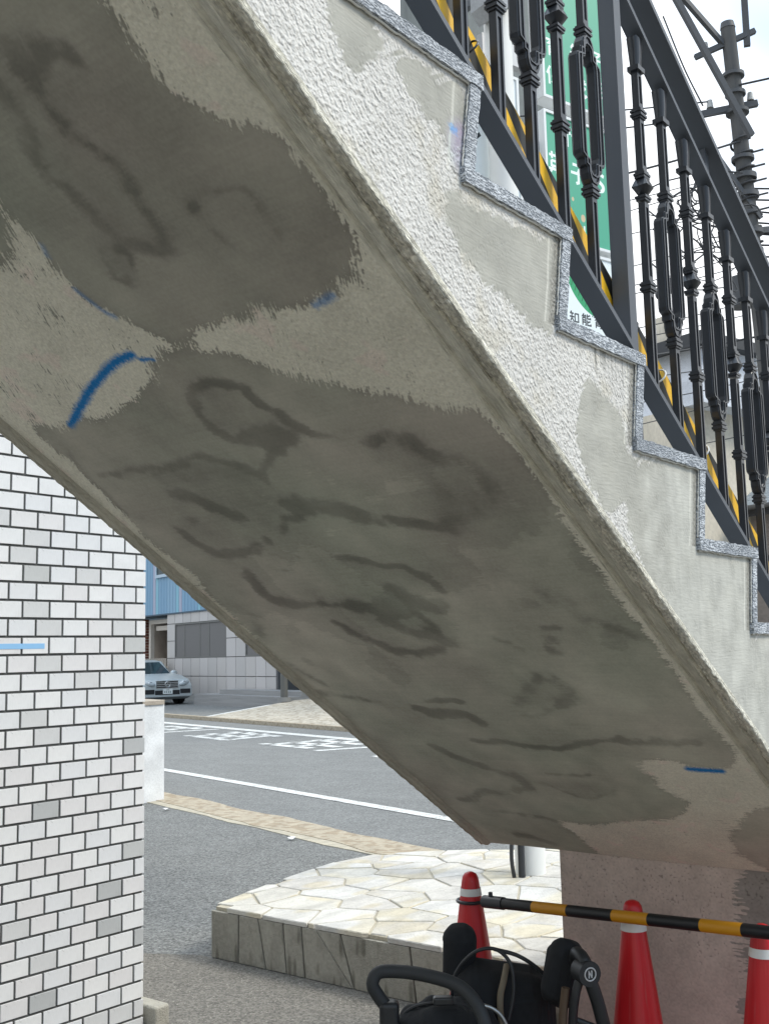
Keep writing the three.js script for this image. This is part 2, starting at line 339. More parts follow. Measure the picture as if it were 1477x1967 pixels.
// ---- underside: sand-coloured primer with dark repair mortar brushed over it, damp rings and marker strokes
const SOF = { x0: 0.55, lx: 2.87, z0: 0.94, lz: 1.34, w: 2048, h: 1024 };
const soffitMat = (() => {
  const { x0, lx, z0, lz, w, h } = SOF, mm = lx * 1000 / w;
  const P = (p) => [(p[0] / 1000 - x0) / lx * w, (p[1] / 1000 - z0) / lz * h];
  const patch = blur(maskCanvas(w, h, P, (g) => fillPolys(g, PATCHES, P)), w, h, 11);
  const ring = blur(maskCanvas(w, h, P, (g) => softStrokes(g, RINGS.map(([a, b, c]) => [a * 1.5, b * 0.9, c]), P, mm)), w, h, 5);
  const fill = blur(maskCanvas(w, h, P, (g) => fillPolys(g, RINGS.filter((r, i) => r[2].length >= 6).map((r) => r[2]), P)), w, h, 12);
  const blue = maskCanvas(w, h, P, (g) => softStrokes(g, BLUE_MARKS, P, mm));
  const bump = new Uint8Array(w * h * 4);
  const at = (f, x, y) => f[clamp(Math.round(y), 0, h - 1) * w + clamp(Math.round(x), 0, w - 1)];
  const map = dataTex(w, h, (i, j, o) => {
    const X = x0 + i / w * lx, Z = z0 + j / h * lz;
    // bristle streaks run across the stair low down and along the slope higher up
    const low = sstep(1.5, 2.1, X);
    const d1 = 0.6 * noise(X * 420, Z * 26, 80) + 0.4 * noise(X * 900, Z * 60, 180), d2 = 0.6 * noise((X + Z * 0.5) * 34, (Z - X * 0.5) * 380, 81) + 0.4 * noise((X + Z * 0.5) * 80, (Z - X * 0.5) * 820, 181);
    const st = mix(d2, d1, low), fine = noise(X * 260, Z * 260, 82), mid = fbm(X * 26, Z * 26, 83, 3);
    const rag = noise(X * 9, Z * 9, 95);
    const e = patch[j * w + i] + (st - 0.5) * mix(0.12, 1.5, rag) + (fine - 0.5) * 0.5 + (mid - 0.5) * 0.8;
    const p = Math.max(sstep(mix(0.46, 0.30, rag), mix(0.54, 0.70, rag), e), sstep(0.82, 0.97, patch[j * w + i]));
    const wx = (fbm(X * 13, Z * 13, 84, 4) - 0.5) * 32, wy = (fbm(X * 13, Z * 13, 85, 4) - 0.5) * 32;
    const sm = (noise(X * 300, Z * 24, 99) - 0.5) * 7;
    const fl = at(fill, i + wx, j + wy), r0 = at(ring, i + wx, j + wy + sm), bl = fbm(X * 34, Z * 34, 96, 4), r = (0.35 * r0 + 0.5 * sstep(0.10, 0.42, r0 + (bl - 0.5) * 0.5 * sstep(0.02, 0.16, r0) + (st - 0.5) * 0.10) * clamp(r0 * 2.2 + 0.25)) * mix(0.55, 1.15, noise(X * 11, Z * 11, 98)), b = at(blue, i + wx * 0.2 + (fine - 0.5) * 4, j + wy * 0.2);
    const n1 = fbm(X * 4, Z * 4, 86, 4), n2 = fbm(X * 3 + 7, Z * 3, 87, 3), br = noise(X * 260, Z * 14, 88);
    const pk = 0.9 + 0.22 * (fbm(X * 12, Z * 12, 89, 4) - 0.5) + (fine - 0.5) * 0.16 + (noise(X * 600, Z * 600, 90) - 0.5) * 0.16;
    const pink = sstep(0.66, 0.78, fbm(X * 18, Z * 18, 91, 3));
    let R = 0.80 * pk * (1 + 0.04 * pink), G = 0.775 * pk * (1 - 0.03 * pink), B = 0.655 * pk;
    const mk = 0.84 + 0.50 * (n1 - 0.5) + 0.06 * (br - 0.5) + 0.10 * (fine - 0.5) + 0.30 * (fbm(X * 14, Z * 14, 92, 4) - 0.5);
    const tint = (n2 - 0.5) * 0.17;
    const batchAndLift = mix(0.88, 1, sstep(1.30, 1.50, X + (Z - 1.6) * 0.1)) * mix(1, 1.17, sstep(0.47, 0.53, (X - 2.02) * 1.6 + (fbm(X * 7, Z * 7, 97, 4) - 0.5) * 2.2 + (d1 - 0.5) * 0.25 + 0.5));  // darker upper mortar batch; lower mortar coloured lighter to offset weak bounce light
    const q = (1 - 0.66 * clamp(r)) * (1 - 0.17 * fl * (0.6 + 0.8 * mid)) * batchAndLift;
    const rim = 1 - 0.14 * (1 - sstep(0.5, 0.98, patch[j * w + i]));
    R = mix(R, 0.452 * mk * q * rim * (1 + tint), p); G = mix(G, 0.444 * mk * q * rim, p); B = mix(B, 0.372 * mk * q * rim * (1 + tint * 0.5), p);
    const bb = clamp(b * 1.55) * (1 - 0.55 * p * sstep(0.3, 0.8, patch[j * w + i]));
    o[0] = mix(R, 0.004, bb); o[1] = mix(G, 0.19, bb); o[2] = mix(B, 0.52, bb);
    const hs = 0.5 * fbm(X * 120, Z * 120, 93, 3) + 0.35 * noise(X * 240, Z * 240, 94);
    const hm = 0.55 + 0.035 * st + 0.08 * mid + 0.02 * br;
    const k = (j * w + i) * 4, v = clamp(mix(hs * 0.8, hm, p)) * 255; bump[k] = bump[k + 1] = bump[k + 2] = v; bump[k + 3] = 255;
  }, true, false);
  const bt = new THREE.DataTexture(bump, w, h, THREE.RGBAFormat); bt.magFilter = THREE.LinearFilter; bt.needsUpdate = true;
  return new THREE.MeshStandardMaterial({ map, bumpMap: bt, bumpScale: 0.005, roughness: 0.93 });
})();

// ---- side face: coarse sprayed stucco with trowelled repair mortar
const FAC = { x0: 0.7, lx: 2.5, y0: 1.0, ly: 1.7, w: 2048, h: 1392 };
const faceMat = (() => {
  const { x0, lx, y0, ly, w, h } = FAC;
  const P = (p) => [(p[0] / 1000 - x0) / lx * w, (p[1] / 1000 - y0) / ly * h];
  const patch = blur(maskCanvas(w, h, P, (g) => fillPolys(g, FACE_PATCHES, P)), w, h, 14);
  const bump = new Uint8Array(w * h * 4);
  const map = dataTex(w, h, (i, j, o) => {
    const X = x0 + i / w * lx, Y = y0 + j / h * ly;
    const a = (X + Y * 0.6), b = (Y - X * 0.6);
    const lump = 0.45 * noise(a * 190, b * 125, 100) + 0.33 * noise(X * 270, Y * 270, 101) + 0.22 * noise(X * 560, Y * 560, 102);
    const big = fbm(X * 7, Y * 7, 103, 4), mid = fbm(X * 24, Y * 24, 104, 4);
    const brush = 0.5 * noise(X * 40, Y * 380 + big * 6, 105) + 0.3 * noise(X * 70 + 3, Y * 700 + X * 60, 155) + 0.2 * noise(X * 300, Y * 300, 156);
    const streak = noise(X * 90, Y * 10, 106);
    const e = patch[j * w + i] + (mid - 0.5) * 0.7 + (noise(a * 20, b * 160, 107) - 0.5) * 0.5;
    const p = sstep(0.38, 0.62, e), smooth = sstep(0.45, 1.0, e);
    const pits = sstep(0.40, 0.26, lump);
    const dirt = sstep(0.55, 0.74, fbm(X * 11 + 3, Y * 11, 108, 4)) * 0.5;
    let k = 0.94 + 0.20 * (big - 0.5) + 0.14 * (lump - 0.5) - 0.10 * pits;
    let R = 0.67 * k, G = 0.65 * k, B = 0.605 * k;
    R = mix(R, 0.50, dirt); G = mix(G, 0.46, dirt); B = mix(B, 0.36, dirt);
    // lower down the whole face was skimmed lighter and smoother
    const skim = sstep(2.0, 2.25, X + (mid - 0.5) * 0.25);
    const m = 0.92 + 0.4 * (mid - 0.5) + 0.10 * (brush - 0.5) + 0.12 * (streak - 0.5) * skim;
    const mr = mix(0.43, 0.50, skim), mg = mix(0.42, 0.495, skim), mb = mix(0.365, 0.44, skim);
    R = mix(R, mr * m, p * 0.92); G = mix(G, mg * m, p * 0.92); B = mix(B, mb * m, p * 0.92);
    // raw mortar fillet left of each riser edge, and drips of dirt below one tread
    for (let n = -1; n <= 5; n++) {
      const [nx, ny] = nose(n); if (Y > ny - 0.03 || Y < ny - RI - 0.02) continue;
      const xe = nx - LEAN * (ny - Y) / RI - 0.032, dx = xe - X;
      if (dx > -0.01 && dx < 0.05) {
        const f = sstep(0.03, 0.016, dx + (lump - 0.5) * 0.012) * (n >= 1 ? 0.85 : 0.4), g = 0.5 + 0.9 * noise(X * 520, Y * 300, 109);
        R = mix(R, 0.27 * g, f); G = mix(G, 0.26 * g, f); B = mix(B, 0.225 * g, f);
        const l = sstep(0.005, 0.002, Math.abs(dx - 0.036 - (mid - 0.5) * 0.01)) * 0.5; R = mix(R, 0.72, l); G = mix(G, 0.70, l); B = mix(B, 0.62, l);
      }
    }
    const [n2x, n2y] = nose(2);
    if (Y < n2y - 0.026 && Y > n2y - 0.10 && X > n2x - 0.3 && X < n2x - 0.05) {
      const dr = sstep(0.62, 0.8, noise(X * 130, 3, 110)) * sstep(n2y - 0.10, n2y - 0.03, Y + (noise(X * 130, 9, 111) - 0.5) * 0.05) * 0.7; R = mix(R, 0.16, dr); G = mix(G, 0.16, dr); B = mix(B, 0.14, dr);
    }
    const bs = sstep(0.02, 0.004, Math.hypot(X - 1.412, (Y - 2.315) * 1.6) + (lump - 0.5) * 0.02); R = mix(R, 0.10, bs); G = mix(G, 0.36, bs); B = mix(B, 0.62, bs);
    const sp = sstep(0.05, 0.02, Math.hypot(X - 1.43, (Y - 2.29) * 0.8)) * 0.35; R = mix(R, 0.45, sp); B = mix(B, 0.62, sp);
    o[0] = R; o[1] = G; o[2] = B;
    const hs = lump, hp = 0.56 + 0.13 * (brush - 0.5) + 0.12 * (mid - 0.5);
    const v = clamp(mix(hs, mix(hs * 0.5 + 0.28, hp, smooth), p)) * 255, q = (j * w + i) * 4; bump[q] = bump[q + 1] = bump[q + 2] = v; bump[q + 3] = 255;
  }, true, false);
  const bt = new THREE.DataTexture(bump, w, h, THREE.RGBAFormat); bt.magFilter = THREE.LinearFilter; bt.needsUpdate = true;
  return new THREE.MeshStandardMaterial({ map, bumpMap: bt, bumpScale: 0.0055, roughness: 0.92 });
})();
function stuccoMat(c, seed, scale, bs) {
  const t = dataTex(512, 512, (i, j, o) => { const k = 0.82 + 0.25 * tnoise(i / 64, j / 64, 8, 8, seed) + 0.16 * (tnoise(i / 5, j / 5, 102, 102, seed + 1) - 0.5) + 0.1 * (hash(i, j, seed) - 0.5); o[0] = c[0] * k; o[1] = c[1] * k; o[2] = c[2] * k; });
  return new THREE.MeshStandardMaterial({ map: t, roughness: 0.92, bumpMap: grainBump, bumpScale: bs });
}
const concreteMat = stuccoMat([0.55, 0.53, 0.48], 120, 1, 0.004);
const bandTex = dataTex(2048, 128, (i, j, o) => {          // 4.6 m along the edge, 0.1 m round it
  const X = i / 2048 * 4.6 * CS, n = tnoise(i / 16, j / 20, 128, 6, 130), f = tnoise(i / 2, j / 4, 1024, 32, 131), g = hash(i, j, 132), k = 0.7 + 0.35 * n + 0.5 * (f - 0.5) + 0.25 * (g - 0.5);
  const paint = sstep(0.044, 0.050, j / 128 * 0.1 + (tnoise(i / 30, 3, 68, 9, 134) - 0.5) * 0.016), mort = Math.max(sstep(0.45, 0.62, tnoise(i / 70, 5, 29, 9, 135)) * 0.35, sstep(1.40, 1.75, X + (tnoise(i / 24, 2, 85, 9, 136) - 0.5) * 0.5) * sstep(3.0, 2.85, X) * 0.9), pk = 0.88 + 0.2 * (n - 0.5) + 0.14 * (f - 0.5);
  const w = sstep(0.55, 0.75, tnoise(i / 36, j / 40, 57, 4, 133)); o[0] = mix(0.72, 0.80, w) * k; o[1] = mix(0.69, 0.77, w) * k; o[2] = mix(0.58, 0.66, w) * k;
  o[0] = mix(o[0], mix(0.82, 0.64, mort) * pk, paint); o[1] = mix(o[1], mix(0.80, 0.62, mort) * pk, paint); o[2] = mix(o[2], mix(0.69, 0.51, mort) * pk, paint);
});
const bandMat = new THREE.MeshStandardMaterial({ map: bandTex, roughness: 0.95, bumpMap: grainBump, bumpScale: 0.004 });
// grey primer dragged over the stone edges with a dry brush: streaks of silver and slate
const edgeMat = (() => {
  const W = 1024, bump = new Uint8Array(W * W * 4);
  const map = dataTex(W, W, (i, j, o) => {
    const a = i + 20 * tnoise(i / 60, j / 60, 17, 17, 140), s = 0.5 * tnoise(a / 18, j / 4, 57, 256, 141) + 0.5 * tnoise(i / 5, j / 5, 205, 205, 142), b = tnoise(i / 128, j / 128, 8, 8, 143);
    const k = sstep(0.34, 0.72, s) * (0.45 + 0.9 * b); o[0] = mix(0.155, 0.52, k); o[1] = mix(0.175, 0.55, k); o[2] = mix(0.20, 0.58, k);
    const q = (j * W + i) * 4; bump[q] = bump[q + 1] = bump[q + 2] = s * 255; bump[q + 3] = 255;
  });
  const bt = new THREE.DataTexture(bump, W, W, THREE.RGBAFormat); bt.magFilter = THREE.LinearFilter; bt.wrapS = bt.wrapT = THREE.RepeatWrapping; bt.needsUpdate = true;
  return new THREE.MeshStandardMaterial({ map, bumpMap: bt, bumpScale: 0.003, roughness: 0.55 });
})();
const beadMat = std([0.62, 0.61, 0.56], 0.8);

// ================================================================ the stair
const stair = thing('concrete_stair', 'rendered concrete outdoor stair seen from below, its underside patched with dark mortar', 'stair');
{
  const Zin = ZS - 0.004;
  // core
  const sh = new THREE.Shape(); sh.moveTo(-2.6, nose(-5)[1] - 0.012);
  for (let n = -5; n <= 8; n++) { const [x, y] = nose(n); sh.lineTo(x - 0.016, y - 0.012); sh.lineTo(x - LEAN - 0.016, Math.max(y - RI - 0.012, 0.779)); } sh.lineTo(SOFFIT_END - 0.004, soffitY(SOFFIT_END) + 0.014);
  sh.lineTo(-0.47, soffitY(-0.47) + 0.014); sh.lineTo(-2.6, soffitY(-0.47) + 0.014);
  const core = new THREE.ExtrudeGeometry(sh, { depth: Zin - (ZF + 0.004), bevelEnabled: false }).translate(0, 0, ZF + 0.004);
  mesh('concrete_core', boxUV(core, 0.6), concreteMat, stair);
  const lo = new THREE.Shape(); lo.moveTo(3.846, 0.2); lo.lineTo(3.846, 0.779); lo.lineTo(nose(8)[0] - LEAN - 0.016, 0.747);
  for (let n = 9; n <= 11; n++) { const [x, y] = nose(n); lo.lineTo(x - 0.016, y - 0.012); lo.lineTo(x - LEAN - 0.016, Math.max(y - RI - 0.012, 0.20)); }
  mesh('lower_core', boxUV(new THREE.ExtrudeGeometry(lo, { depth: Zin + 1.93, bevelEnabled: false }).translate(0, 0, -1.93), 0.6), concreteMat, stair);
  // side face skin with real step outline
  const fs = new THREE.Shape(); const x0 = FAC.x0 + 0.02, x1 = FAC.x0 + FAC.lx - 0.02; fs.moveTo(x0, soffitY(x0) + 0.004);
  for (let n = -2; n <= 5; n++) { const [x, y] = nose(n); const xa = Math.max(x0, n === -2 ? x0 : nose(n - 1)[0] - LEAN - 0.006); if (n === -2) fs.lineTo(x0, y - 0.006); fs.lineTo(Math.min(x - 0.006, x1), y - 0.006); if (x > x1) break; fs.lineTo(x - LEAN - 0.006, y - RI - 0.006); }
  fs.lineTo(x1, soffitY(x1) + 0.004);
  const fg = new THREE.ExtrudeGeometry(fs, { depth: 0.004, bevelEnabled: false }).translate(0, 0, ZS - 0.004);
  { const p = fg.attributes.position, uv = fg.attributes.uv; for (let i = 0; i < p.count; i++) uv.setXY(i, (p.getX(i) - FAC.x0) / FAC.lx, (p.getY(i) - FAC.y0) / FAC.ly); }
  mesh('side_face', fg, faceMat, stair).userData.label = 'rough cream stucco side face with smooth grey mortar repairs';
  // underside panel
  const xs0 = 0.56, xs1 = SOFFIT_END, zs0 = -1.024, zs1 = ZF + 0.043;
  const sg = new THREE.BufferGeometry(); {
    const pos = [], uv = [], idx = [], N = 60, K = 24;
    for (let i = 0; i <= N; i++) for (let j = 0; j <= K; j++) {
      const x = mix(xs0, xs1, i / N), z = mix(zs0, zs1, j / K), wob = (fbm(x * 3, z * 3, 150, 3) - 0.5) * 0.006 * Math.min(1, Math.min(j, K - j) / 3);
      pos.push(x, soffitY(x) - wob, z); uv.push((x - SOF.x0) / SOF.lx, (-z - SOF.z0) / SOF.lz);
    }
    for (let i = 0; i < N; i++) for (let j = 0; j < K; j++) { const a = i * (K + 1) + j, b = a + K + 1; idx.push(a, a + 1, b, b, a + 1, b + 1); }
    sg.setAttribute('position', new THREE.Float32BufferAttribute(pos, 3)); sg.setAttribute('uv', new THREE.Float32BufferAttribute(uv, 2)); sg.setIndex(idx); sg.computeVertexNormals();
  }
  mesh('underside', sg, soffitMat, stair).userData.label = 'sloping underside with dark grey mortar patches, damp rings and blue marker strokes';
  // strip swept along the slope from a cross-section of (height above the slope plane, z)
  const sweep = (section, sa, sb, N, wob, us = 1, vs = 0.25, v0 = 0) => {
    const pos = [], uv = [], idx = [], K = section.length - 1; let acc = [0];
    for (let k = 1; k <= K; k++) acc.push(acc[k - 1] + Math.hypot(section[k][0] - section[k - 1][0], section[k][1] - section[k - 1][1]));
    for (let i = 0; i <= N; i++) { const x = mix(sa, sb, i / N); for (let k = 0; k <= K; k++) { let [a, z] = section[k]; if (wob) { const w = wob(x, k, a, z); a += w[0]; z += w[1]; } pos.push(x + PU[0] * a, soffitY(x) + PU[1] * a, z); uv.push(x / CS / us, v0 + acc[k] / vs); } }
    for (let i = 0; i < N; i++) for (let k = 0; k < K; k++) { const p = i * (K + 1) + k, q = p + K + 1; idx.push(p, q, p + 1, q, q + 1, p + 1); }
    const g = new THREE.BufferGeometry(); g.setAttribute('position', new THREE.Float32BufferAttribute(pos, 3)); g.setAttribute('uv', new THREE.Float32BufferAttribute(uv, 2)); g.setIndex(idx); g.computeVertexNormals(); return g;
  };
  // rough rounded edge with a wandering crack, up to the drip groove
  const base = [[0.016, ZS + 0.0006], [0.009, ZS + 0.0014], [0.004, ZS + 0.0018], [0.000, ZS + 0.001], [-0.0015, ZS - 0.003], [-0.002, ZS - 0.008]];
  const sec = base.slice(); for (let z = 0.011; z < 0.052; z += 0.0022) sec.push([-0.002 + 0.001 * z / 0.05, ZS - z]);
  sec.push([-0.001, -1.006]);
  const edge = sweep(sec, -0.4, SOFFIT_END, 1500, (x, k, a, z) => {
    if (k === 0) return [0, 0];
    const d = ZS - z, r = sstep(0.034, 0.02, d);
    const n = (noise(x * 130, k * 0.9, 160) - 0.5) * 0.0042 * (0.15 + 0.85 * r) + (noise(x * 330, k * 1.3, 161) - 0.5) * 0.0028 * (0.2 + 0.8 * r) + (noise(x * 14, k * 0.2, 162) - 0.5) * 0.002 * r;
    const cz = 0.024 + (fbm(x * 9, 2, 163, 3) - 0.5) * 0.014, c = Math.exp(-Math.pow((d - cz) / 0.0026, 2)) * 0.010 * sstep(0.3, 0.5, noise(x * 3.1, 7, 164) + 0.25);
    return [-n + c, (noise(x * 80, k, 165) - 0.5) * 0.002 * r];
  }, 4.6, 0.1);
  mesh('rough_edge', edge, bandMat, stair).userData.label = 'chipped concrete edge with a wandering crack';
  mesh('drip_groove', sweep([[-0.001, -1.006], [0.006, -1.0085], [0.008, -1.014], [0.003, -1.020], [0, -1.0245]], -0.4, SOFFIT_END, 400, (x, k) => (k > 0 && k < 4 ? [(noise(x * 60, k, 166) - 0.5) * 0.002, (noise(x * 30, k, 167) - 0.5) * 0.003] : [0, 0]), 4.6, 0.25, 0.85), bandMat, stair);
  // lip on the far side
  const lipMat = stuccoMat([0.50, 0.475, 0.39], 170, 1, 0.004);
  const lip = sweep([[0.0, ZF + 0.045], [-0.003, ZF + 0.041], [-0.009, ZF + 0.038], [-0.010, ZF + 0.03], [-0.0095, ZF + 0.014], [-0.006, ZF + 0.012], [-0.0095, ZF + 0.010], [-0.010, ZF + 0.004], [-0.006, ZF], [0.06, ZF]], -0.4, SOFFIT_END, 600, (x, k) => (k > 0 && k < 9 ? [(noise(x * 90, k, 171) - 0.5) * 0.003, (noise(x * 60, k, 172) - 0.5) * 0.002] : [0, 0]));
  mesh('far_lip', lip, lipMat, stair);
  // ragged front edge of the underside
  // treads and risers: stone with a brushed grey end face, edges slightly uneven
  const wobbly = (pts, seed) => {
    const out = []; const q = rng(seed);
    pts.forEach((p, i) => { const r = pts[(i + 1) % pts.length], L = Math.hypot(r[0] - p[0], r[1] - p[1]), m = Math.max(1, Math.round(L / 0.014)); for (let k = 0; k < m; k++) { const t = k / m, j = k ? 0.0013 : 0.0006; out.push(new THREE.Vector2(mix(p[0], r[0], t) + (q() - 0.5) * 2 * j, mix(p[1], r[1], t) + (q() - 0.5) * 2 * j)); } });
    return new THREE.Shape(out);
  };
  const ex = (pts, proud, seed, zf = ZF - 0.004) => boxUV(new THREE.ExtrudeGeometry(wobbly(pts, seed), { depth: ZS + proud - zf, bevelEnabled: false }).translate(0, 0, zf), 0.5);
  const bead = (a, b, r, seed) => { const pts = []; for (let i = 0; i <= 40; i++) { const t = i / 40; pts.push([mix(a[0], b[0], t) + (noise(i * 0.8, seed, 180) - 0.5) * 0.003, mix(a[1], b[1], t) + (noise(i * 0.8, seed, 181) - 0.5) * 0.003, ZS + 0.004]); } return tube(pts, r, 60, 5); };
  for (let n = -5; n <= 11; n++) {
    const [x, y] = nose(n), xa = n === -5 ? -2.6 : nose(n - 1)[0] - LEAN - 0.033, TH = 0.027, y2 = n === 11 ? 0.2455 : y - RI;
    mesh('tread', ex([[xa, y - TH], [xa, y], [x, y], [x, y - TH]], 0.010, 400 + n, n >= 9 ? -1.945 : ZF - 0.004), edgeMat, stair);
    const lx = (yy) => x - 0.001 - LEAN * (y - yy) / RI;
    mesh('riser', ex([[lx(y2) - 0.031, y2 + 0.0005], [lx(y - TH) - 0.031, y - TH - 0.0005], [lx(y - TH), y - TH - 0.0005], [lx(y2), y2 + 0.0005]], 0.008, 440 + n, n >= 8 ? -1.945 : ZF - 0.004), edgeMat, stair);
    if (n >= -2 && n <= 6) {
      mesh('sealant_bead', bead([n === -2 ? 0.8 : xa, y - TH - 0.001], [x - 0.034, y - TH - 0.001], 0.0022, n * 3 + 40), beadMat, stair);
      mesh('sealant_bead', bead([lx(y - TH) - 0.032, y - TH], [lx(y2) - 0.032, y2], 0.0014, n * 3 + 41), beadMat, stair);
    }
  }
  // base wall under the flight
  const wallMat = (() => {
    const w = 512, h = 512, bmp = new Uint8Array(w * h * 4);
    const map = dataTex(w, h, (i, j, o) => {
      const Z = -2.0 + i / w * 1.1, Y = j / h * 0.85, m = fbm(Z * 20, Y * 20, 190, 4), st = noise(Z * 30, Y * 260, 191), f = noise(Z * 180, Y * 180, 192);
      const p = sstep(0.45, 0.55, sstep(-1.36, -1.28, Z + (st - 0.5) * 0.07 + (m - 0.5) * 0.1) * 1.0);
      const pit = sstep(0.16, 0.08, f) * sstep(0.6, 0.8, Y / 0.85 + (m - 0.5)) * 0.3, k = 0.85 + 0.3 * (m - 0.5) + 0.16 * (f - 0.5) - pit;
      o[0] = mix(0.62 * k, 0.33 * k, p); o[1] = mix(0.525 * k, 0.305 * k, p); o[2] = mix(0.46 * k, 0.275 * k, p);
      const q = (j * w + i) * 4, v = clamp(0.5 + (f - 0.5) * 0.5 - pit * 0.4) * 255; bmp[q] = bmp[q + 1] = bmp[q + 2] = v; bmp[q + 3] = 255;
    }, true, false);
    const bt = new THREE.DataTexture(bmp, w, h, THREE.RGBAFormat); bt.magFilter = THREE.LinearFilter; bt.needsUpdate = true;
    return new THREE.MeshStandardMaterial({ map, bumpMap: bt, bumpScale: 0.0015, roughness: 0.93 });
  })();
  const wg = box(SOFFIT_END + 0.002, 3.845, 0.001, 0.778, -1.94, -0.985).toNonIndexed();
  { const p = wg.attributes.position, uv = wg.attributes.uv; for (let i = 0; i < p.count; i++) uv.setXY(i, clamp((p.getZ(i) + 2.0) / 1.1), clamp(p.getY(i) / 0.85)); }
  mesh('base_wall', wg, wallMat, stair).userData.label = 'pinkish rendered wall closing the foot of the stair';
}

// ================================================================ railing on the near side of the stair
const ZR = -1.0259;
const railY = (x) => 3.497 - 0.633 * x, subY = (x) => 4.400 - 0.631 * x, handY = (x) => 4.492 - 0.630 * x;
const railMat = std([0.076, 0.086, 0.100], 0.48);
const blackMat = std([0.024, 0.027, 0.032], 0.3);
{
  const railing = thing('stair_railing', 'dark metal railing with ornamental cast balusters along the stair', 'railing');
  const UPV = V(0.535, 0.845, 0), bar = (f, x0, x1, zc, w, h, dy = 0) => beam([x0, f(x0) + dy, zc], [x1, f(x1) + dy, zc], w, h, UPV);
  const X0 = -0.1, X1 = 4.6;
  mesh('bottom_rail', bar(railY, X0, X1, ZR, 0.044, 0.012, -0.007), railMat, railing);
  mesh('sub_rail', bar(subY, X0, X1, ZR, 0.040, 0.012), railMat, railing);
  mesh('handrail', bar(handY, X0, X1, ZR, 0.074, 0.014), railMat, railing);
  const stepTop = (x) => { for (let n = -5; n <= 11; n++) if (x < nose(n)[0]) return nose(n)[1]; return 0.245; };
  for (const x of [0.62, 2.183, 3.75]) {
    const p = mesh('post', box(x - 0.017, x + 0.017, stepTop(x), subY(x) - 0.006, ZR - 0.020, ZR + 0.020), railMat, railing);
    mesh('base_plate', box(x - 0.035, x + 0.035, stepTop(x) - 0.001, stepTop(x) + 0.006, ZR - 0.035, ZR + 0.035), railMat, p);
    mesh('bolt', rod([x + 0.026, stepTop(x) + 0.006, ZR + 0.02], [x + 0.026, stepTop(x) + 0.016, ZR + 0.02], 0.007, 0.007, 6), railMat, p);
  }
  for (let x = 0.1; x < X1; x += 0.523) mesh('spacer', box(x - 0.012, x + 0.012, subY(x) + 0.002, handY(x) - 0.002, ZR - 0.010, ZR + 0.010), railMat, railing);
  // cast pieces, foot of the baluster at y = 0
  const BW = 0.0115, BD = 0.0085, HH = 0.893;
  const fluted = (y0, y1) => merge([                      // square bar whose broad faces carry a sunk panel
    box(-BW, BW, y0, y1, -BD, BD - 0.003), box(-BW, -BW + 0.0055, y0, y1, BD - 0.003, BD), box(BW - 0.0055, BW, y0, y1, BD - 0.003, BD),
    box(-BW + 0.0055, BW - 0.0055, y0, y0 + 0.012, BD - 0.003, BD), box(-BW + 0.0055, BW - 0.0055, y1 - 0.012, y1, BD - 0.003, BD)]);
  const collarG = merge([box(-0.0145, 0.0145, -0.014, -0.009, -0.0115, 0.0115), box(-0.0175, 0.0175, -0.009, -0.003, -0.0145, 0.0145), box(-0.0150, 0.0150, -0.003, 0.002, -0.012, 0.012), box(-0.0175, 0.0175, 0.002, 0.007, -0.0145, 0.0145), box(-0.0145, 0.0145, 0.007, 0.012, -0.0115, 0.0115)]);
  const ring = (r, w) => { const g = new THREE.CylinderGeometry(w, r, 0.02, 4, 1); g.rotateY(Math.PI / 4); return g; };
  const diamondG = merge([ring(0.013, 0.028).translate(0, -0.010, 0), ring(0.028, 0.017).translate(0, 0.010, 0), box(-0.016, 0.016, 0.020, 0.027, -0.0125, 0.0125), box(-0.0175, 0.0175, 0.027, 0.033, -0.0145, 0.0145), box(-0.0145, 0.0145, 0.033, 0.040, -0.0115, 0.0115), box(-0.015, 0.015, -0.036, -0.030, -0.012, 0.012), box(-0.017, 0.017, -0.030, -0.024, -0.014, 0.014)]);
  const capG = (() => { const g = new THREE.CylinderGeometry(0.0235, 0.0165, 0.075, 4, 1).rotateY(Math.PI / 4).scale(1, 1, 0.8); return merge([g.translate(0, 0.0375, 0), box(-0.0185, 0.0185, -0.012, 0.0, -0.0145, 0.0145)]); })();
  const shoeG = merge([box(-0.0165, 0.0165, 0.0, 0.006, -0.0135, 0.0135), box(-0.0145, 0.0145, 0.006, 0.014, -0.0115, 0.0115)]);
  const barLow = fluted(0.014, 0.248), barMid = fluted(0.274, 0.468), barUp = fluted(0.548, 0.680), barTop = fluted(0.706, 0.800);
  // open panel: notched ends with a round bulge, slot through the middle, moulding on both faces
  const PH = 0.345, PY = 0.250;
  const half = [[0.012, 0], [0.020, 0.008], [0.025, 0.020], [0.026, 0.034], [0.036, 0.036], [0.036, 0.050], [0.051, 0.056], [0.053, 0.064]];
  const holeHalf = [[0.004, 0.022], [0.012, 0.028], [0.0145, 0.040], [0.0145, 0.053], [0.026, 0.056], [0.029, 0.070]];
  const loop = (h, off = 0) => { const up = h.map(([x, y]) => [x - off, y + off * 0.6]), dn = h.slice().reverse().map(([x, y]) => [x - off, PH - y - off * 0.6]); const r = up.concat(dn), l = r.slice().reverse().map(([x, y]) => [-x, y]); return r.concat(l).map(([x, y]) => new THREE.Vector2(x, y)); };
  const pShape = new THREE.Shape(loop(half)); pShape.holes.push(new THREE.Path(loop(holeHalf)));
  const panelG = new THREE.ExtrudeGeometry(pShape, { depth: 0.018, bevelEnabled: true, bevelSize: 0.0012, bevelThickness: 0.0012, bevelSegments: 1, curveSegments: 1 }).translate(0, PY, -0.009);
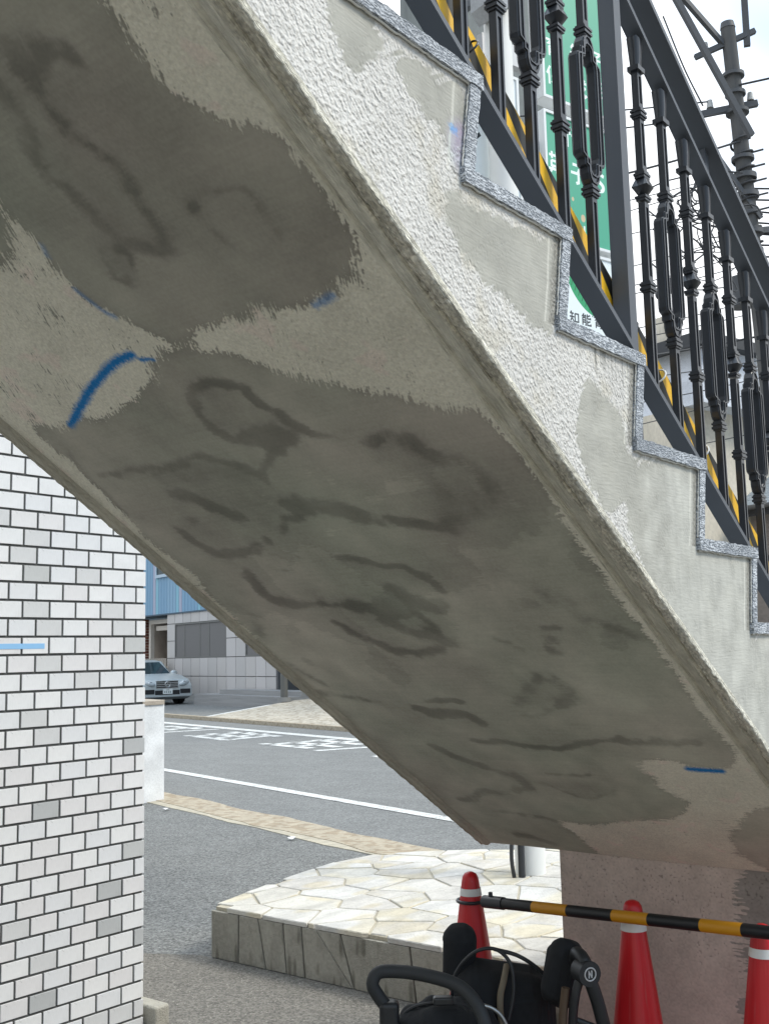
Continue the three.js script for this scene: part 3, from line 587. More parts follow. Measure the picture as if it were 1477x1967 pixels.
  const mould = (h, a, b) => { const s = new THREE.Shape(loop(h, a)); s.holes.push(new THREE.Path(loop(h, b))); return [new THREE.ExtrudeGeometry(s, { depth: 0.003, bevelEnabled: false }).translate(0, PY, 0.0099), new THREE.ExtrudeGeometry(s, { depth: 0.003, bevelEnabled: false }).translate(0, PY, -0.0129)]; };
  const mouldG = merge([...mould(half, 0.002, 0.006), ...mould(holeHalf, -0.007, -0.003)]);
  const stemLow = fluted(0.014, 0.222), stemUp = fluted(PY + PH + 0.028, 0.800);
  let k = 0;
  const xs = []; for (const [a, b] of [[1.556, -1], [2.315, 1]]) for (let i = 0; i < 18; i++) { const x = a + b * i * (b < 0 ? 0.1235 : 0.1308); if (x > 0.0 && x < 4.55 && Math.abs(x - 0.62) > 0.05 && Math.abs(x - 3.75) > 0.05) xs.push([x, (b < 0 ? i + 0 : i) % 2 === 0 ? 0 : 1]); }
  xs.push([1.679, 0], [1.800, 1], [1.921, 0], [2.045, 1]);
  for (const [x, isPanel] of xs.map(([x, t]) => [x, x < 1.6 ? 1 - t : t])) {
    const b = new THREE.Group(); b.name = 'baluster'; b.position.set(x, railY(x), ZR); railing.add(b);
    const add = (n, g, y = 0) => { const m = mesh(n, g, blackMat, b); m.position.y = y; return m; };
    add('shoe', shoeG); add('cap', capG, 0.812);
    if (isPanel) { add('stem', stemLow); add('collar', collarG, 0.236); add('open_panel', panelG); add('moulding', mouldG); add('collar', collarG, PY + PH + 0.014); add('stem', stemUp); }
    else { add('stem', barLow); add('collar', collarG, 0.261); add('stem', barMid); add('diamond_knop', diamondG, 0.508); add('stem', barUp); add('collar', collarG, 0.693); add('stem', barTop); }
  }
  void k;
}
// striped strip tied along the foot of the railing
{
  const [c, g] = canvas(512, 64); g.fillStyle = '#f2bd22'; g.fillRect(0, 0, 512, 64); g.fillStyle = '#16170f';
  for (let i = -2; i < 6; i++) { g.beginPath(); g.moveTo(i * 128, 0); g.lineTo(i * 128 + 62, 0); g.lineTo(i * 128 + 62 + 128, 64); g.lineTo(i * 128 + 128, 64); g.fill(); }
  const t = canvasTex(c); t.repeat.set(1, 1);
  const a = [0.3, 3.497 - 0.633 * 0.3 + 0.130, ZR - 0.029], b = [4.4, 3.497 - 0.633 * 4.4 + 0.130, ZR - 0.031];
  const pole = thing('striped_strip', 'flat yellow and black striped safety strip tied along the foot of the railing', 'safety strip');
  const pg = beam(a, b, 0.007, 0.062, V(0.535, 0.845, 0)), uv = pg.attributes.uv, pp = pg.attributes.position, dv = V(...b).sub(V(...a)).normalize(); for (let i = 0; i < uv.count; i++) { const v = V(pp.getX(i) - a[0], pp.getY(i) - a[1], 0), s = v.dot(V(dv.x, dv.y, 0)), h = v.dot(V(-dv.y, dv.x, 0)); uv.setXY(i, s / 0.92, 0.5 + h / 0.066); }
  mesh('band', pg, new THREE.MeshStandardMaterial({ map: t, roughness: 0.5 }), pole);
  for (const x of [1.10, 1.62, 2.26, 2.40, 2.64, 3.2]) { const y = 3.497 - 0.633 * x + 0.121; const q = new THREE.TorusGeometry(0.0215, 0.0022, 6, 18); q.rotateY(Math.PI / 2).rotateZ(-0.56).translate(x, y, ZR - 0.028); mesh('cable_tie', q, x > 2.3 && x < 2.7 ? std([0.75, 0.75, 0.72], 0.6) : blackMat, pole); }
}

// ================================================================ tiled building on the left
{
  const b = thing('tiled_building', 'building clad in small white and pale grey brick tiles with dark joints', 'building');
  const ZW = -3.581, XE = 2.906, PX = 0.1177, PYT = 0.068, Y0 = 1.6149, X0 = 2.2688, J = 0.0092;
  const jointMat = stuccoMat([0.088, 0.090, 0.087], 200, 1, 0.002);
  mesh('joint_bed', boxUV(box(-9, XE - 0.006, 0, 9, -9, ZW - 0.0054), 0.5), jointMat, b);
  const tileTex = dataTex(256, 256, (i, j, o) => { const n = tnoise(i / 60, j / 18, 4, 14, 201), f = tnoise(i / 3, j / 10, 85, 25, 202); const k = 0.95 + 0.07 * (n - 0.5) + 0.05 * (f - 0.5); const s = sstep(0.93, 0.99, tnoise(i / 7, j / 7, 36, 36, 203)) * 0.25; o[0] = k - s; o[1] = k - s; o[2] = k - s; });
  const shades = [[0.78, 0.78, 0.77], [0.74, 0.745, 0.745], [0.80, 0.795, 0.78], [0.745, 0.73, 0.72], [0.645, 0.645, 0.635], [0.54, 0.545, 0.53], [0.48, 0.49, 0.485]].map((c) => new THREE.MeshStandardMaterial({ color: new THREE.Color().setRGB(...c), map: tileTex, roughness: 0.42 }));
  // grey tiles where the wall has them: [row, x of the tile middle]
  const grey = {}; const zx = (v) => 1.98 + v * 0.000675;
  for (const [r, v, s] of [[-9, 110, 4], [-7, 110, 4], [-7, 360, 4], [-5, 838, 5], [-4, 1180, 5], [-3, 598, 5], [-2, 222, 5], [-1, 339, 4], [-1, 590, 4], [-1, 834, 4], [-1, 1068, 4], [0, 212, 4], [0, 470, 4], [0, 720, 4], [0, 958, 4], [0, 1186, 4], [1, 1282, 5], [2, 460, 4], [2, 708, 4], [2, 945, 4], [2, 1174, 4], [2, 30, 5], [3, 100, 5], [5, 323, 6], [7, 1050, 6], [7, 1268, 6], [8, 185, 6], [10, 694, 6], [12, 925, 6], [13, 1040, 6], [13, 1260, 5], [15, 80, 6], [15, 1155, 6], [17, 1150, 6], [18, 1260, 6], [19, 280, 6], [20, 668, 6], [21, 1030, 6]]) grey[r + ':' + Math.round((zx(v) - X0) / PX * 2)] = s;
  const cache = {}; const tileG = (w) => { const k = w.toFixed(3); return cache[k] ??= boxUV(new RoundedBoxGeometry(w, PYT - J, 0.010, 1, 0.0011), 0.25); };
  const q = rng(77), rest = [];
  for (let r = -104; r <= 23; r++) {
    const off = (((r % 2) + 2) % 2) * 0.5, yc = Y0 - (r + 0.5) * PYT, yb = Math.max(0.003, yc - PYT / 2 + J / 2);
    if (yc < 0.01) continue;
    for (let i = -40; i < 6; i++) {
      let xa = X0 + (i + off) * PX + J / 2, xb = xa + PX - J; if (xa > XE - 0.02) continue; const edge = xb > XE - 0.004; if (edge) xb = XE;
      const w = xb - xa, xc = (xa + xb) / 2;
      const near = xc > 1.93 && r <= 23 && yc < 2.50 - 1.0 * Math.max(0, xc - 2.0) + 0.06;
      const wob = [(q() - 0.5) * 0.0016, (q() - 0.5) * 0.0009], s0 = q(), key = r + ':' + Math.round((xc - X0) / PX * 2);
      if (near) {
        const s = grey[key] ?? (s0 < 0.3 ? 0 : s0 < 0.52 ? 1 : s0 < 0.68 ? 2 : s0 < 0.86 ? 3 : 4);
        const m = mesh('tile', tileG(w), shades[s], b); m.position.set(xc, yc + wob[1], ZW - 0.005 + wob[0]);
      } else if (xc > -9 && yc < 8.9) { const g = new THREE.BoxGeometry(w, PYT - J, 0.010).translate(xc, yc, ZW - 0.005); rest.push(boxUV(g, 0.25)); }
    }
    // tiles round the corner on the end wall
    for (let i = 0; i < 14; i++) { const za = ZW - 0.011 - (i + off) * PX - J, zb = za - PX + J; if (i === 0 && off) rest.push(boxUV(box(XE - 0.010, XE, yc - PYT / 2 + J / 2, yc + PYT / 2 - J / 2, ZW - 0.011 - PX * 0.5, ZW - 0.0102), 0.25)); rest.push(boxUV(box(XE - 0.010, XE, yc - PYT / 2 + J / 2, yc + PYT / 2 - J / 2, zb, za), 0.25)); }
  }
  const m = mesh('tile_field', merge(rest), shades[0], b); m.userData.kind = 'stuff';
  // the wing of the same building behind the viewer, which the stair climbs to
  mesh('rear_wing', boxUV(merge([box(-12, -7, 0, 6.5, -3.55, 9)]), 0.5), stuccoMat([0.76, 0.75, 0.72], 205, 1, 0.003), b);
  const tape = mesh('blue_tape', box(1.70, 2.425, 1.5015, 1.5215, ZW + 0.0008, ZW + 0.0014), new THREE.MeshStandardMaterial({ color: new THREE.Color().setRGB(0.26, 0.50, 0.76), roughness: 0.6 }));
  tag(tape, 'strip of pale blue masking tape stuck across the white tiles', 'tape');
}
{
  const s = mesh('kerb_stub', boxUV(new RoundedBoxGeometry(0.075, 0.085, 0.34, 2, 0.012).translate(2.962, 0.0425, -3.70), 0.4), stuccoMat([0.40, 0.38, 0.32], 210, 1, 0.003));
  tag(s, 'short stub of grey concrete kerb at the foot of the tiled corner', 'kerb');
}
// low white wall along the pavement
{
  const w = thing('low_wall', 'low white rendered wall with a flat coping beside the road', 'wall');
  const end = (t) => road(4.40, t), far1 = (t) => road(4.84, t);
  const P0 = [7.10, -8.99], P1 = [7.56, -9.0], d = [-RR[0] * 3, -RR[1] * 3];
  const poly = [P0, P1, [P1[0] + d[0], P1[1] + d[1]], [P0[0] + d[0], P0[1] + d[1]]];
  mesh('wall_body', prism(poly, 0, 0.985, 0.004), stuccoMat([0.76, 0.77, 0.77], 220, 1, 0.0008), w);
  const grow = (p, k) => { const cx = 7.74, cz = -10.44; return [cx + (p[0] - cx) * k, cz + (p[1] - cz) * (1 + (k - 1) * 0.2)]; };
  mesh('coping', prism(poly.map((p) => grow(p, 1.06)), 0.985, 1.03, 0.006), stuccoMat([0.38, 0.33, 0.27], 225, 1, 0.003), w);
}

// ================================================================ paved terrace
{
  const t = thing('terrace', 'raised terrace paved with irregular cream flagstones, its front faced with stone slabs', 'terrace');
  const outline = [[3.765, -1.0], [3.765, -4.13], [4.10, -4.20], [4.51, -4.29], [4.92, -4.34], [5.25, -4.30], [5.47, -4.12], [5.72, -3.83], [5.95, -3.44], [4.97, 0.0], [3.765, 0.0]];
  const cut = (poly, grow = 0) => { let p = poly; const cxx = 4.8, czz = -2.4; outline.forEach((a, i) => { const b = outline[(i + 1) % outline.length]; let nx = b[1] - a[1], nz = -(b[0] - a[0]); const l = Math.hypot(nx, nz); if (l < 1e-6) return; nx /= l; nz /= l; let c = nx * a[0] + nz * a[1]; if (nx * cxx + nz * czz > c) { nx = -nx; nz = -nz; c = -c; } p = clipPoly(p, nx, nz, c - grow); }); return p; };
  const coreP = cut(far(3, 7, -5, 0.5), 0.02);
  mesh('mortar_bed', prism(coreP, 0, 0.2385, 0.001), stuccoMat([0.44, 0.40, 0.31], 230, 1, 0.003), t);
  const tex = (c, seed) => { const m = dataTex(256, 256, (i, j, o) => { const a = tnoise(i / 64, j / 16, 4, 16, seed), b = tnoise(i / 12, j / 5, 21, 51, seed + 1), f = tnoise(i / 3, j / 3, 85, 85, seed + 2), y = sstep(0.55, 0.8, tnoise(i / 50, j / 28, 5, 9, seed + 3)), k = 0.84 + 0.22 * (a - 0.5) + 0.14 * (b - 0.5) + 0.08 * (f - 0.5); o[0] = c[0] * k; o[1] = mix(c[1], c[1] * 0.95, y) * k; o[2] = mix(c[2], c[2] * 0.82, y) * k; }); return new THREE.MeshStandardMaterial({ map: m, roughness: 0.78, bumpMap: grainBump, bumpScale: 0.003 }); };
  const stone = [tex([0.61, 0.59, 0.54], 240), tex([0.595, 0.57, 0.505], 250), tex([0.62, 0.605, 0.565], 260), tex([0.57, 0.545, 0.495], 270)];
  const q = rng(9), pts = []; const P = 0.275;
  for (let i = -1; i < 11; i++) for (let j = -1; j < 20; j++) { const x = 3.62 + (i + (j % 2) * 0.5 + (q() - 0.5) * 0.85) * P, z = -4.55 + (j + (q() - 0.5) * 0.85) * P * 0.88; pts.push([x, z]); }
  pts.forEach((p, k) => {
    let poly = far(p[0] - 0.8, p[0] + 0.8, p[1] - 0.8, p[1] + 0.8);
    for (const o of pts) { if (o === p) continue; let nx = o[0] - p[0], nz = o[1] - p[1]; const l = Math.hypot(nx, nz); if (l > 1.6 || l < 1e-6) continue; nx /= l; nz /= l; poly = clipPoly(poly, nx, nz, nx * (p[0] + o[0]) / 2 + nz * (p[1] + o[1]) / 2 - 0.0054); if (poly.length < 3) break; }
    if (poly.length < 3) return; poly = cut(poly, 0); if (poly.length < 3) return;
    let a = 0; poly.forEach((v, i) => { const w = poly[(i + 1) % poly.length]; a += v[0] * w[1] - w[0] * v[1]; }); if (Math.abs(a) < 0.012) return;
    // break straight edges a little
    const rag = []; poly.forEach((v, i) => { const w = poly[(i + 1) % poly.length]; rag.push(v); const L = Math.hypot(w[0] - v[0], w[1] - v[1]); if (L > 0.16) { const f = 0.35 + 0.3 * q(), d = (q() - 0.3) * 0.006, cx = p[0] - (v[0] + w[0]) / 2, cz = p[1] - (v[1] + w[1]) / 2, l = Math.hypot(cx, cz); rag.push([mix(v[0], w[0], f) + cx / l * d, mix(v[1], w[1], f) + cz / l * d]); } });
    const s = mesh('flagstone', prism(rag, 0.225, 0.2435 + q() * 0.004, 0.004), stone[Math.floor(q() * 4)], t);
  });
  // slabs on the front, split by slanting joints: z of each joint at the foot and at the top
  const J = [[-4.128, -4.128], [-3.938, -3.933], [-3.753, -3.803], [-3.62, -3.64], [-3.505, -3.524], [-3.222, -3.434], [-3.214, -3.288], [-2.875, -2.902], [-2.60, -2.55], [-2.28, -2.31], [-2.02, -1.99], [-1.6, -1.66], [-1.02, -1.02]];
  const slabMats = [0, 1, 2].map((i) => { const m = dataTex(256, 256, (x, y, o) => { const a = tnoise(x / 40, y / 60, 6, 4, 280 + i), b = tnoise(x / 8, y / 8, 32, 32, 283 + i), d = sstep(0.66, 0.86, 0.6 * tnoise(x / 14, y / 128, 18, 2, 286 + i) + 0.4 * tnoise(x / 40, y / 40, 6, 6, 290 + i)), k = 0.85 + 0.3 * (a - 0.5) + 0.2 * (b - 0.5); o[0] = mix(0.34, 0.15, d * 0.8) * k; o[1] = mix(0.325, 0.14, d * 0.8) * k; o[2] = mix(0.275, 0.11, d * 0.8) * k; }); return new THREE.MeshStandardMaterial({ map: m, roughness: 0.85, bumpMap: grainBump, bumpScale: 0.003 }); });
  for (let i = 0; i < J.length - 1; i++) {
    const [a0, a1] = J[i], [b0, b1] = J[i + 1], g = 0.004;
    const poly = [[a0 + g, 0.002], [b0 - g, 0.002], [b1 - g, 0.222], [a1 + g, 0.222]];
    const pr = prism(poly, 0, 0.018, 0.003).toNonIndexed ? prism(poly, 0, 0.018, 0.003) : null;   // built lying down, then stood up: (z, thickness, y)
    const p = pr.attributes.position; for (let v = 0; v < p.count; v++) { const zz = p.getX(v), th = p.getY(v), yy = p.getZ(v); p.setXYZ(v, 3.7655 - 0.018 + 0.018 - th - 0.001 + 0.018, yy, zz); }
    pr.computeVertexNormals(); boxUV(pr, 0.35); mesh('facing_slab', pr, slabMats[i % 3], t);
  }
}
// round white sign pole on the terrace with its boards
{
  const px = 5.27, pz = -3.21, D = [0.962, 0.272];
  const pole = thing('sign_pole', 'tall round white steel pole standing on the flagstones, carrying the signboards', 'pole', [px, 0.244, pz]);
  mesh('shaft', new THREE.CylinderGeometry(0.083, 0.083, 6.6, 32).translate(0, 3.3, 0), std([0.72, 0.72, 0.69], 0.55), pole);
  mesh('cap', new THREE.CylinderGeometry(0.03, 0.086, 0.05, 32).translate(0, 6.62, 0), std([0.7, 0.7, 0.7], 0.6), pole);
  mesh('conduit', rod([-0.125, 0, 0.02], [-0.125, 3.0, 0.02], 0.019), blackMat, pole);
  mesh('cable', tube([[-0.155, 0.0, -0.01], [-0.175, 0.09, -0.01], [-0.18, 0.25, 0.0], [-0.172, 0.5, 0.0], [-0.15, 1.0, 0.01]], 0.011, 30, 8), blackMat, pole);
  const w = (s, y, off) => [px + D[0] * s + D[1] * off, y, pz + D[1] * s - D[0] * off];
  const turn = -Math.atan2(D[1], D[0]);
  function board(name, label, s0, s1, y0, y1, off, mat, faceMat, depth = 0.10) {
    const g = thing(name, label, 'sign', w((s0 + s1) / 2, y0, off)); g.rotation.y = turn;
    const W = s1 - s0, H = y1 - y0;
    mesh('case', new RoundedBoxGeometry(W, H, depth, 1, 0.006).translate(0, H / 2, -depth / 2), mat, g);
    mesh('face', new THREE.PlaneGeometry(W - 0.03, H - 0.03).translate(0, H / 2, 0.003), faceMat, g);
    mesh('frame', merge([box(-W / 2, W / 2, 0, 0.018, 0.001, 0.012), box(-W / 2, W / 2, H - 0.018, H, 0.001, 0.012), box(-W / 2, -W / 2 + 0.018, 0.018, H - 0.018, 0.001, 0.012), box(W / 2 - 0.018, W / 2, 0.018, H - 0.018, 0.001, 0.012)]), mat, g);
    return g;
  }
  // strokes of the characters on a 100 x 100 grid
  const CH = {
    chi: [[[25, 5], [12, 25]], [[8, 22], [46, 22]], [[4, 48], [50, 48]], [[28, 22], [26, 55], [8, 92]], [[30, 60], [48, 86]], [[58, 22], [58, 86]], [[58, 22], [92, 22], [92, 86]], [[58, 82], [92, 82]]],
    nou: [[[28, 4], [12, 24], [44, 22]], [[38, 12], [48, 26]], [[12, 36], [12, 94]], [[12, 36], [44, 36], [44, 90], [36, 92]], [[12, 54], [44, 54]], [[12, 70], [44, 70]], [[60, 6], [60, 40], [92, 40], [92, 30]], [[90, 12], [60, 24]], [[60, 52], [60, 90], [94, 90], [94, 78]], [[90, 58], [60, 70]]],
    iku: [[[50, 2], [50, 14]], [[6, 16], [94, 16]], [[42, 18], [24, 34], [76, 32]], [[64, 22], [82, 40]], [[26, 48], [26, 96]], [[26, 48], [76, 48], [76, 92], [66, 94]], [[26, 62], [76, 62]], [[26, 76], [76, 76]]],
    sei: [[[20, 24], [92, 24]], [[20, 24], [18, 60], [6, 92]], [[22, 48], [46, 48], [44, 76], [34, 78]], [[56, 4], [62, 50], [82, 88], [94, 78]], [[86, 42], [46, 92]], [[72, 6], [84, 16]]],
    ho: [[[26, 4], [4, 46]], [[18, 28], [18, 96]], [[42, 10], [88, 10], [88, 40], [42, 40], [42, 10]], [[34, 54], [98, 54]], [[66, 40], [66, 96]], [[64, 56], [34, 86]], [[68, 56], [98, 86]]],
    shi: [[[16, 10], [82, 10], [50, 34]], [[50, 34], [50, 88], [34, 94]], [[4, 48], [96, 48]]],
    sou: [[[8, 20], [92, 20]], [[50, 4], [50, 96]], [[24, 4], [24, 34]], [[76, 4], [76, 34]], [[20, 44], [80, 44], [80, 66], [20, 66], [20, 44]], [[4, 80], [96, 80]], [[30, 70], [14, 94]], [[70, 70], [86, 94]]],
    jou: [[[16, 4], [16, 96]], [[4, 26], [8, 44]], [[28, 24], [32, 40]], [[42, 14], [94, 14]], [[68, 4], [68, 40]], [[46, 27], [90, 27]], [[40, 40], [98, 40]], [[50, 52], [50, 96]], [[50, 52], [88, 52], [88, 94]], [[50, 66], [88, 66]], [[50, 80], [88, 80]]],
    iku2: [[[50, 4], [50, 96]], [[10, 30], [90, 30]], [[10, 62], [90, 62]], [[26, 10], [20, 90]], [[78, 10], [80, 90]]],
  };
  const draw = (g, k, x, y, s, lw) => { g.lineWidth = lw; g.lineCap = 'butt'; g.lineJoin = 'miter'; for (const l of CH[k]) { g.beginPath(); l.forEach(([a, b], i) => (i ? g.lineTo(x + a * s / 100, y + b * s / 100) : g.moveTo(x + a * s / 100, y + b * s / 100))); g.stroke(); } };
  const white = std([0.74, 0.76, 0.76], 0.5);
  const green = '#45a384';
  const upper = () => { const [c, g] = canvas(512, 768); g.fillStyle = green; g.fillRect(0, 0, 512, 768); g.strokeStyle = '#e8f4ee'; draw(g, 'ho', 20, 590, 110, 13); draw(g, 'iku', 20, 430, 110, 13); draw(g, 'chi', 200, 410, 120, 14); draw(g, 'sei', 205, 590, 120, 14); draw(g, 'nou', 350, 560, 110, 13); draw(g, 'shi', 350, 400, 110, 13); return new THREE.MeshStandardMaterial({ map: canvasTex(c), roughness: 0.45 }); };
  const lower = () => { const [c, g] = canvas(512, 660); g.fillStyle = green; g.fillRect(0, 0, 512, 660); g.strokeStyle = '#e8f4ee'; draw(g, 'jou', 140, 30, 125, 14); draw(g, 'sou', 10, 200, 125, 14); draw(g, 'shi', 170, 225, 120, 16); g.fillStyle = '#e8f4ee'; g.font = 'bold 150px sans-serif'; g.fillText('S', 355, 345); g.fillRect(470, 240, 12, 105); g.fillStyle = '#c9b28e'; for (const [x, y, r] of [[110, 480, 12], [250, 520, 16], [180, 430, 9], [330, 560, 12], [70, 590, 14]]) { g.beginPath(); g.ellipse(x, y, r, r * 1.3, 0, 0, 7); g.fill(); } g.fillStyle = '#dfe9df'; g.fillRect(250, 560, 12, 90); return new THREE.MeshStandardMaterial({ map: canvasTex(c), roughness: 0.45 }); };
  const bottom = () => {
    const [c, g] = canvas(512, 640); g.fillStyle = '#e3ebec'; g.fillRect(0, 0, 512, 640);
    g.save(); g.translate(258, 185); g.rotate(0.8); g.fillStyle = '#1f9a63'; g.beginPath(); g.ellipse(0, 0, 130, 58, 0, 0, 7); g.fill(); g.strokeStyle = '#14653f'; g.lineWidth = 5; g.beginPath(); g.moveTo(-115, 0); g.lineTo(110, 0); for (let i = -3; i < 4; i++) { g.moveTo(i * 30, 0); g.lineTo(i * 30 + 22, -40); g.moveTo(i * 30, 0); g.lineTo(i * 30 + 22, 40); } g.stroke(); g.restore();
    g.fillStyle = '#d9b21c'; g.beginPath(); g.moveTo(232, 60); g.lineTo(262, 70); g.lineTo(240, 105); g.fill();
    g.strokeStyle = '#33383b'; ['chi', 'nou', 'iku', 'sei'].forEach((k, i) => draw(g, k, 160 + i * 76, 282, 62, 7));
    return new THREE.MeshStandardMaterial({ map: canvasTex(c), roughness: 0.5 });
  };
  board('green_signboard', 'upper green signboard with white lettering on the white pole', 0.46, 1.12, 4.955, 5.94, 0.10, white, upper());
  board('green_signboard', 'lower green signboard with white lettering and pale dots', 0.45, 1.11, 4.02, 4.87, 0.10, white, lower());
  board('white_signboard', 'white signboard with a green leaf and dark characters', 0.36, 1.12, 3.06, 3.98, 0.10, white, bottom());
  const [c, g] = canvas(256, 512); g.fillStyle = '#e9eff0'; g.fillRect(0, 0, 256, 512); g.strokeStyle = '#2b2f33'; draw(g, 'sei', 20, 120, 90, 11);
  board('white_signboard', 'narrow white signboard behind the round pole', -0.30, 0.26, 3.80, 5.02, 0.12, white, new THREE.MeshStandardMaterial({ map: canvasTex(c), roughness: 0.5 }));
  const br = thing('sign_bracket', 'pair of grey steel arms fixing the green boards to the pole', 'bracket', w(0.30, 4.5, 0.14)); br.rotation.y = turn;
  for (const y of [0.02, 0.62]) mesh('arm', box(-0.30, 0.20, y, y + 0.14, -0.05, 0.0), std([0.42, 0.43, 0.44], 0.5, { metalness: 0.3 }), br);
  const lm = thing('sign_floodlight', 'grey metal floodlight box hanging above the narrow white sign', 'light', w(-0.09, 5.19, 0.0)); lm.rotation.y = turn;
  const lg = new THREE.ExtrudeGeometry(new THREE.Shape([[-0.10, 0.06], [-0.04, 0.0], [0.10, 0.11], [0.10, 0.40], [-0.10, 0.40]].map((p) => new THREE.Vector2(...p))), { depth: 0.16, bevelEnabled: true, bevelSize: 0.004, bevelThickness: 0.004, bevelSegments: 1 }).translate(0, 0, -0.02);
  mesh('housing', lg, stuccoMat([0.40, 0.41, 0.42], 305, 1, 0.001), lm);
  mesh('bracket', box(-0.02, 0.02, 0.2, 0.24, -0.2, -0.024), railMat, lm);
}

// ================================================================ cones and barrier bar
{
  const redMat = new THREE.MeshStandardMaterial({ roughness: 0.36, map: dataTex(512, 512, (i, j, o) => { const n = tnoise(i / 40, j / 90, 13, 6, 310), f = tnoise(i / 5, j / 9, 102, 57, 311), d = sstep(0.62, 0.85, 0.6 * tnoise(i / 16, j / 50, 32, 10, 312) + 0.4 * f) * 0.5, k = 0.85 + 0.25 * (n - 0.5) + 0.08 * (f - 0.5); o[0] = mix(0.64 * k, 0.42, d); o[1] = mix(0.014 * k, 0.10, d); o[2] = mix(0.020 * k, 0.09, d); }) }), bandM = std([0.72, 0.72, 0.70], 0.5);
  const pr = [[0.128, 0.028], [0.126, 0.034], [0.118, 0.05], [0.1085, 0.09], [0.040, 0.600]].map((p) => new THREE.Vector2(...p));
  const top = [[0.0385, 0.612], [0.030, 0.668], [0.027, 0.684], [0.020, 0.695], [0.009, 0.700], [0.0, 0.7005]].map((p) => new THREE.Vector2(...p));
  const rAt = (y) => mix(0.1085, 0.030, (y - 0.09) / (0.668 - 0.09));
  const body = new THREE.LatheGeometry([...pr.slice(0, 4), new THREE.Vector2(rAt(0.35), 0.35), new THREE.Vector2(rAt(0.668), 0.668), ...top.slice(2)], 40);
  // soft ribs moulded into the skirt
  { const p = body.attributes.position; for (let i = 0; i < p.count; i++) { const x = p.getX(i), z = p.getZ(i), y = p.getY(i), a = Math.atan2(z, x), k = 1 + 0.03 * Math.cos(a * 6) * sstep(0.62, 0.5, y) * sstep(0.05, 0.12, y); p.setX(i, x * k); p.setZ(i, z * k); } body.computeVertexNormals(); }
  const base = mergeGeometries([new RoundedBoxGeometry(0.36, 0.03, 0.36, 2, 0.012).translate(0, 0.015, 0).toNonIndexed()]);
  const band = (y) => new THREE.CylinderGeometry(rAt(y + 0.012) * 1.02 + 0.0012, rAt(y - 0.012) * 1.02 + 0.0012, 0.024, 40, 1, true).translate(0, y, 0);
  for (const [x, z, a, label, by] of [[3.18, -2.18, 0.2, 'red traffic cone in front of the flagstone terrace, behind the folded strollers', 0.636], [3.085, -1.53, 0.5, 'middle red traffic cone behind the striped bar, before the pinkish wall', 0.627], [3.012, -1.115, 0.9, 'red traffic cone nearest the right edge, partly behind the striped bar', 0.629]]) {
    const c = thing('traffic_cone', label, 'traffic cone', [x, 0.001, z], 'red traffic cones under the stair'); c.rotation.y = a;
    mesh('cone_body', body, redMat, c); mesh('base', base, redMat, c); mesh('reflective_band', band(by), bandM, c);
  }
  const bar = thing('barrier_bar', 'black and yellow striped plastic bar hung on the traffic cones', 'barrier bar');
  const A = V(3.135, 0.621, -2.095), B = V(2.906, 0.710, -0.972), dir = B.clone().sub(A), L = dir.length(); dir.normalize();
  const [cc, g] = canvas(1024, 16); const yl = '#c88a12', bk = '#15171a'; g.fillStyle = bk; g.fillRect(0, 0, 1024, 16); g.fillStyle = yl;
  // stripes measured along the bar, in metres from the ring
  for (const [a, b] of [[0.225, 0.37], [0.545, 0.675], [0.85, 0.98], [1.16, 1.29]]) g.fillRect(a / L * 1024, 0, (b - a) / L * 1024, 16);
  const bg = rod(A.toArray(), B.toArray(), 0.0178, 0.0178, 20), uv = bg.attributes.uv; for (let i = 0; i < uv.count; i++) uv.setXY(i, clamp(uv.getY(i), 0.001, 0.999), 0.5);
  const bt = canvasTex(cc); mesh('tube', bg, new THREE.MeshStandardMaterial({ map: bt, roughness: 0.45 }), bar);
  mesh('end_cap', rod(A.toArray(), A.clone().addScaledVector(dir, 0.09).toArray(), 0.0205, 0.0205, 16), blackMat, bar);
  mesh('end_knob', rod(A.clone().addScaledVector(dir, 0.03).toArray(), A.clone().addScaledVector(dir, 0.03).add(V(0, 0.032, 0)).toArray(), 0.009, 0.007, 8), blackMat, bar);
  mesh('ring', new THREE.TorusGeometry(0.046, 0.006, 8, 32).rotateX(Math.PI / 2).translate(3.18, 0.606, -2.18), blackMat, bar);
}

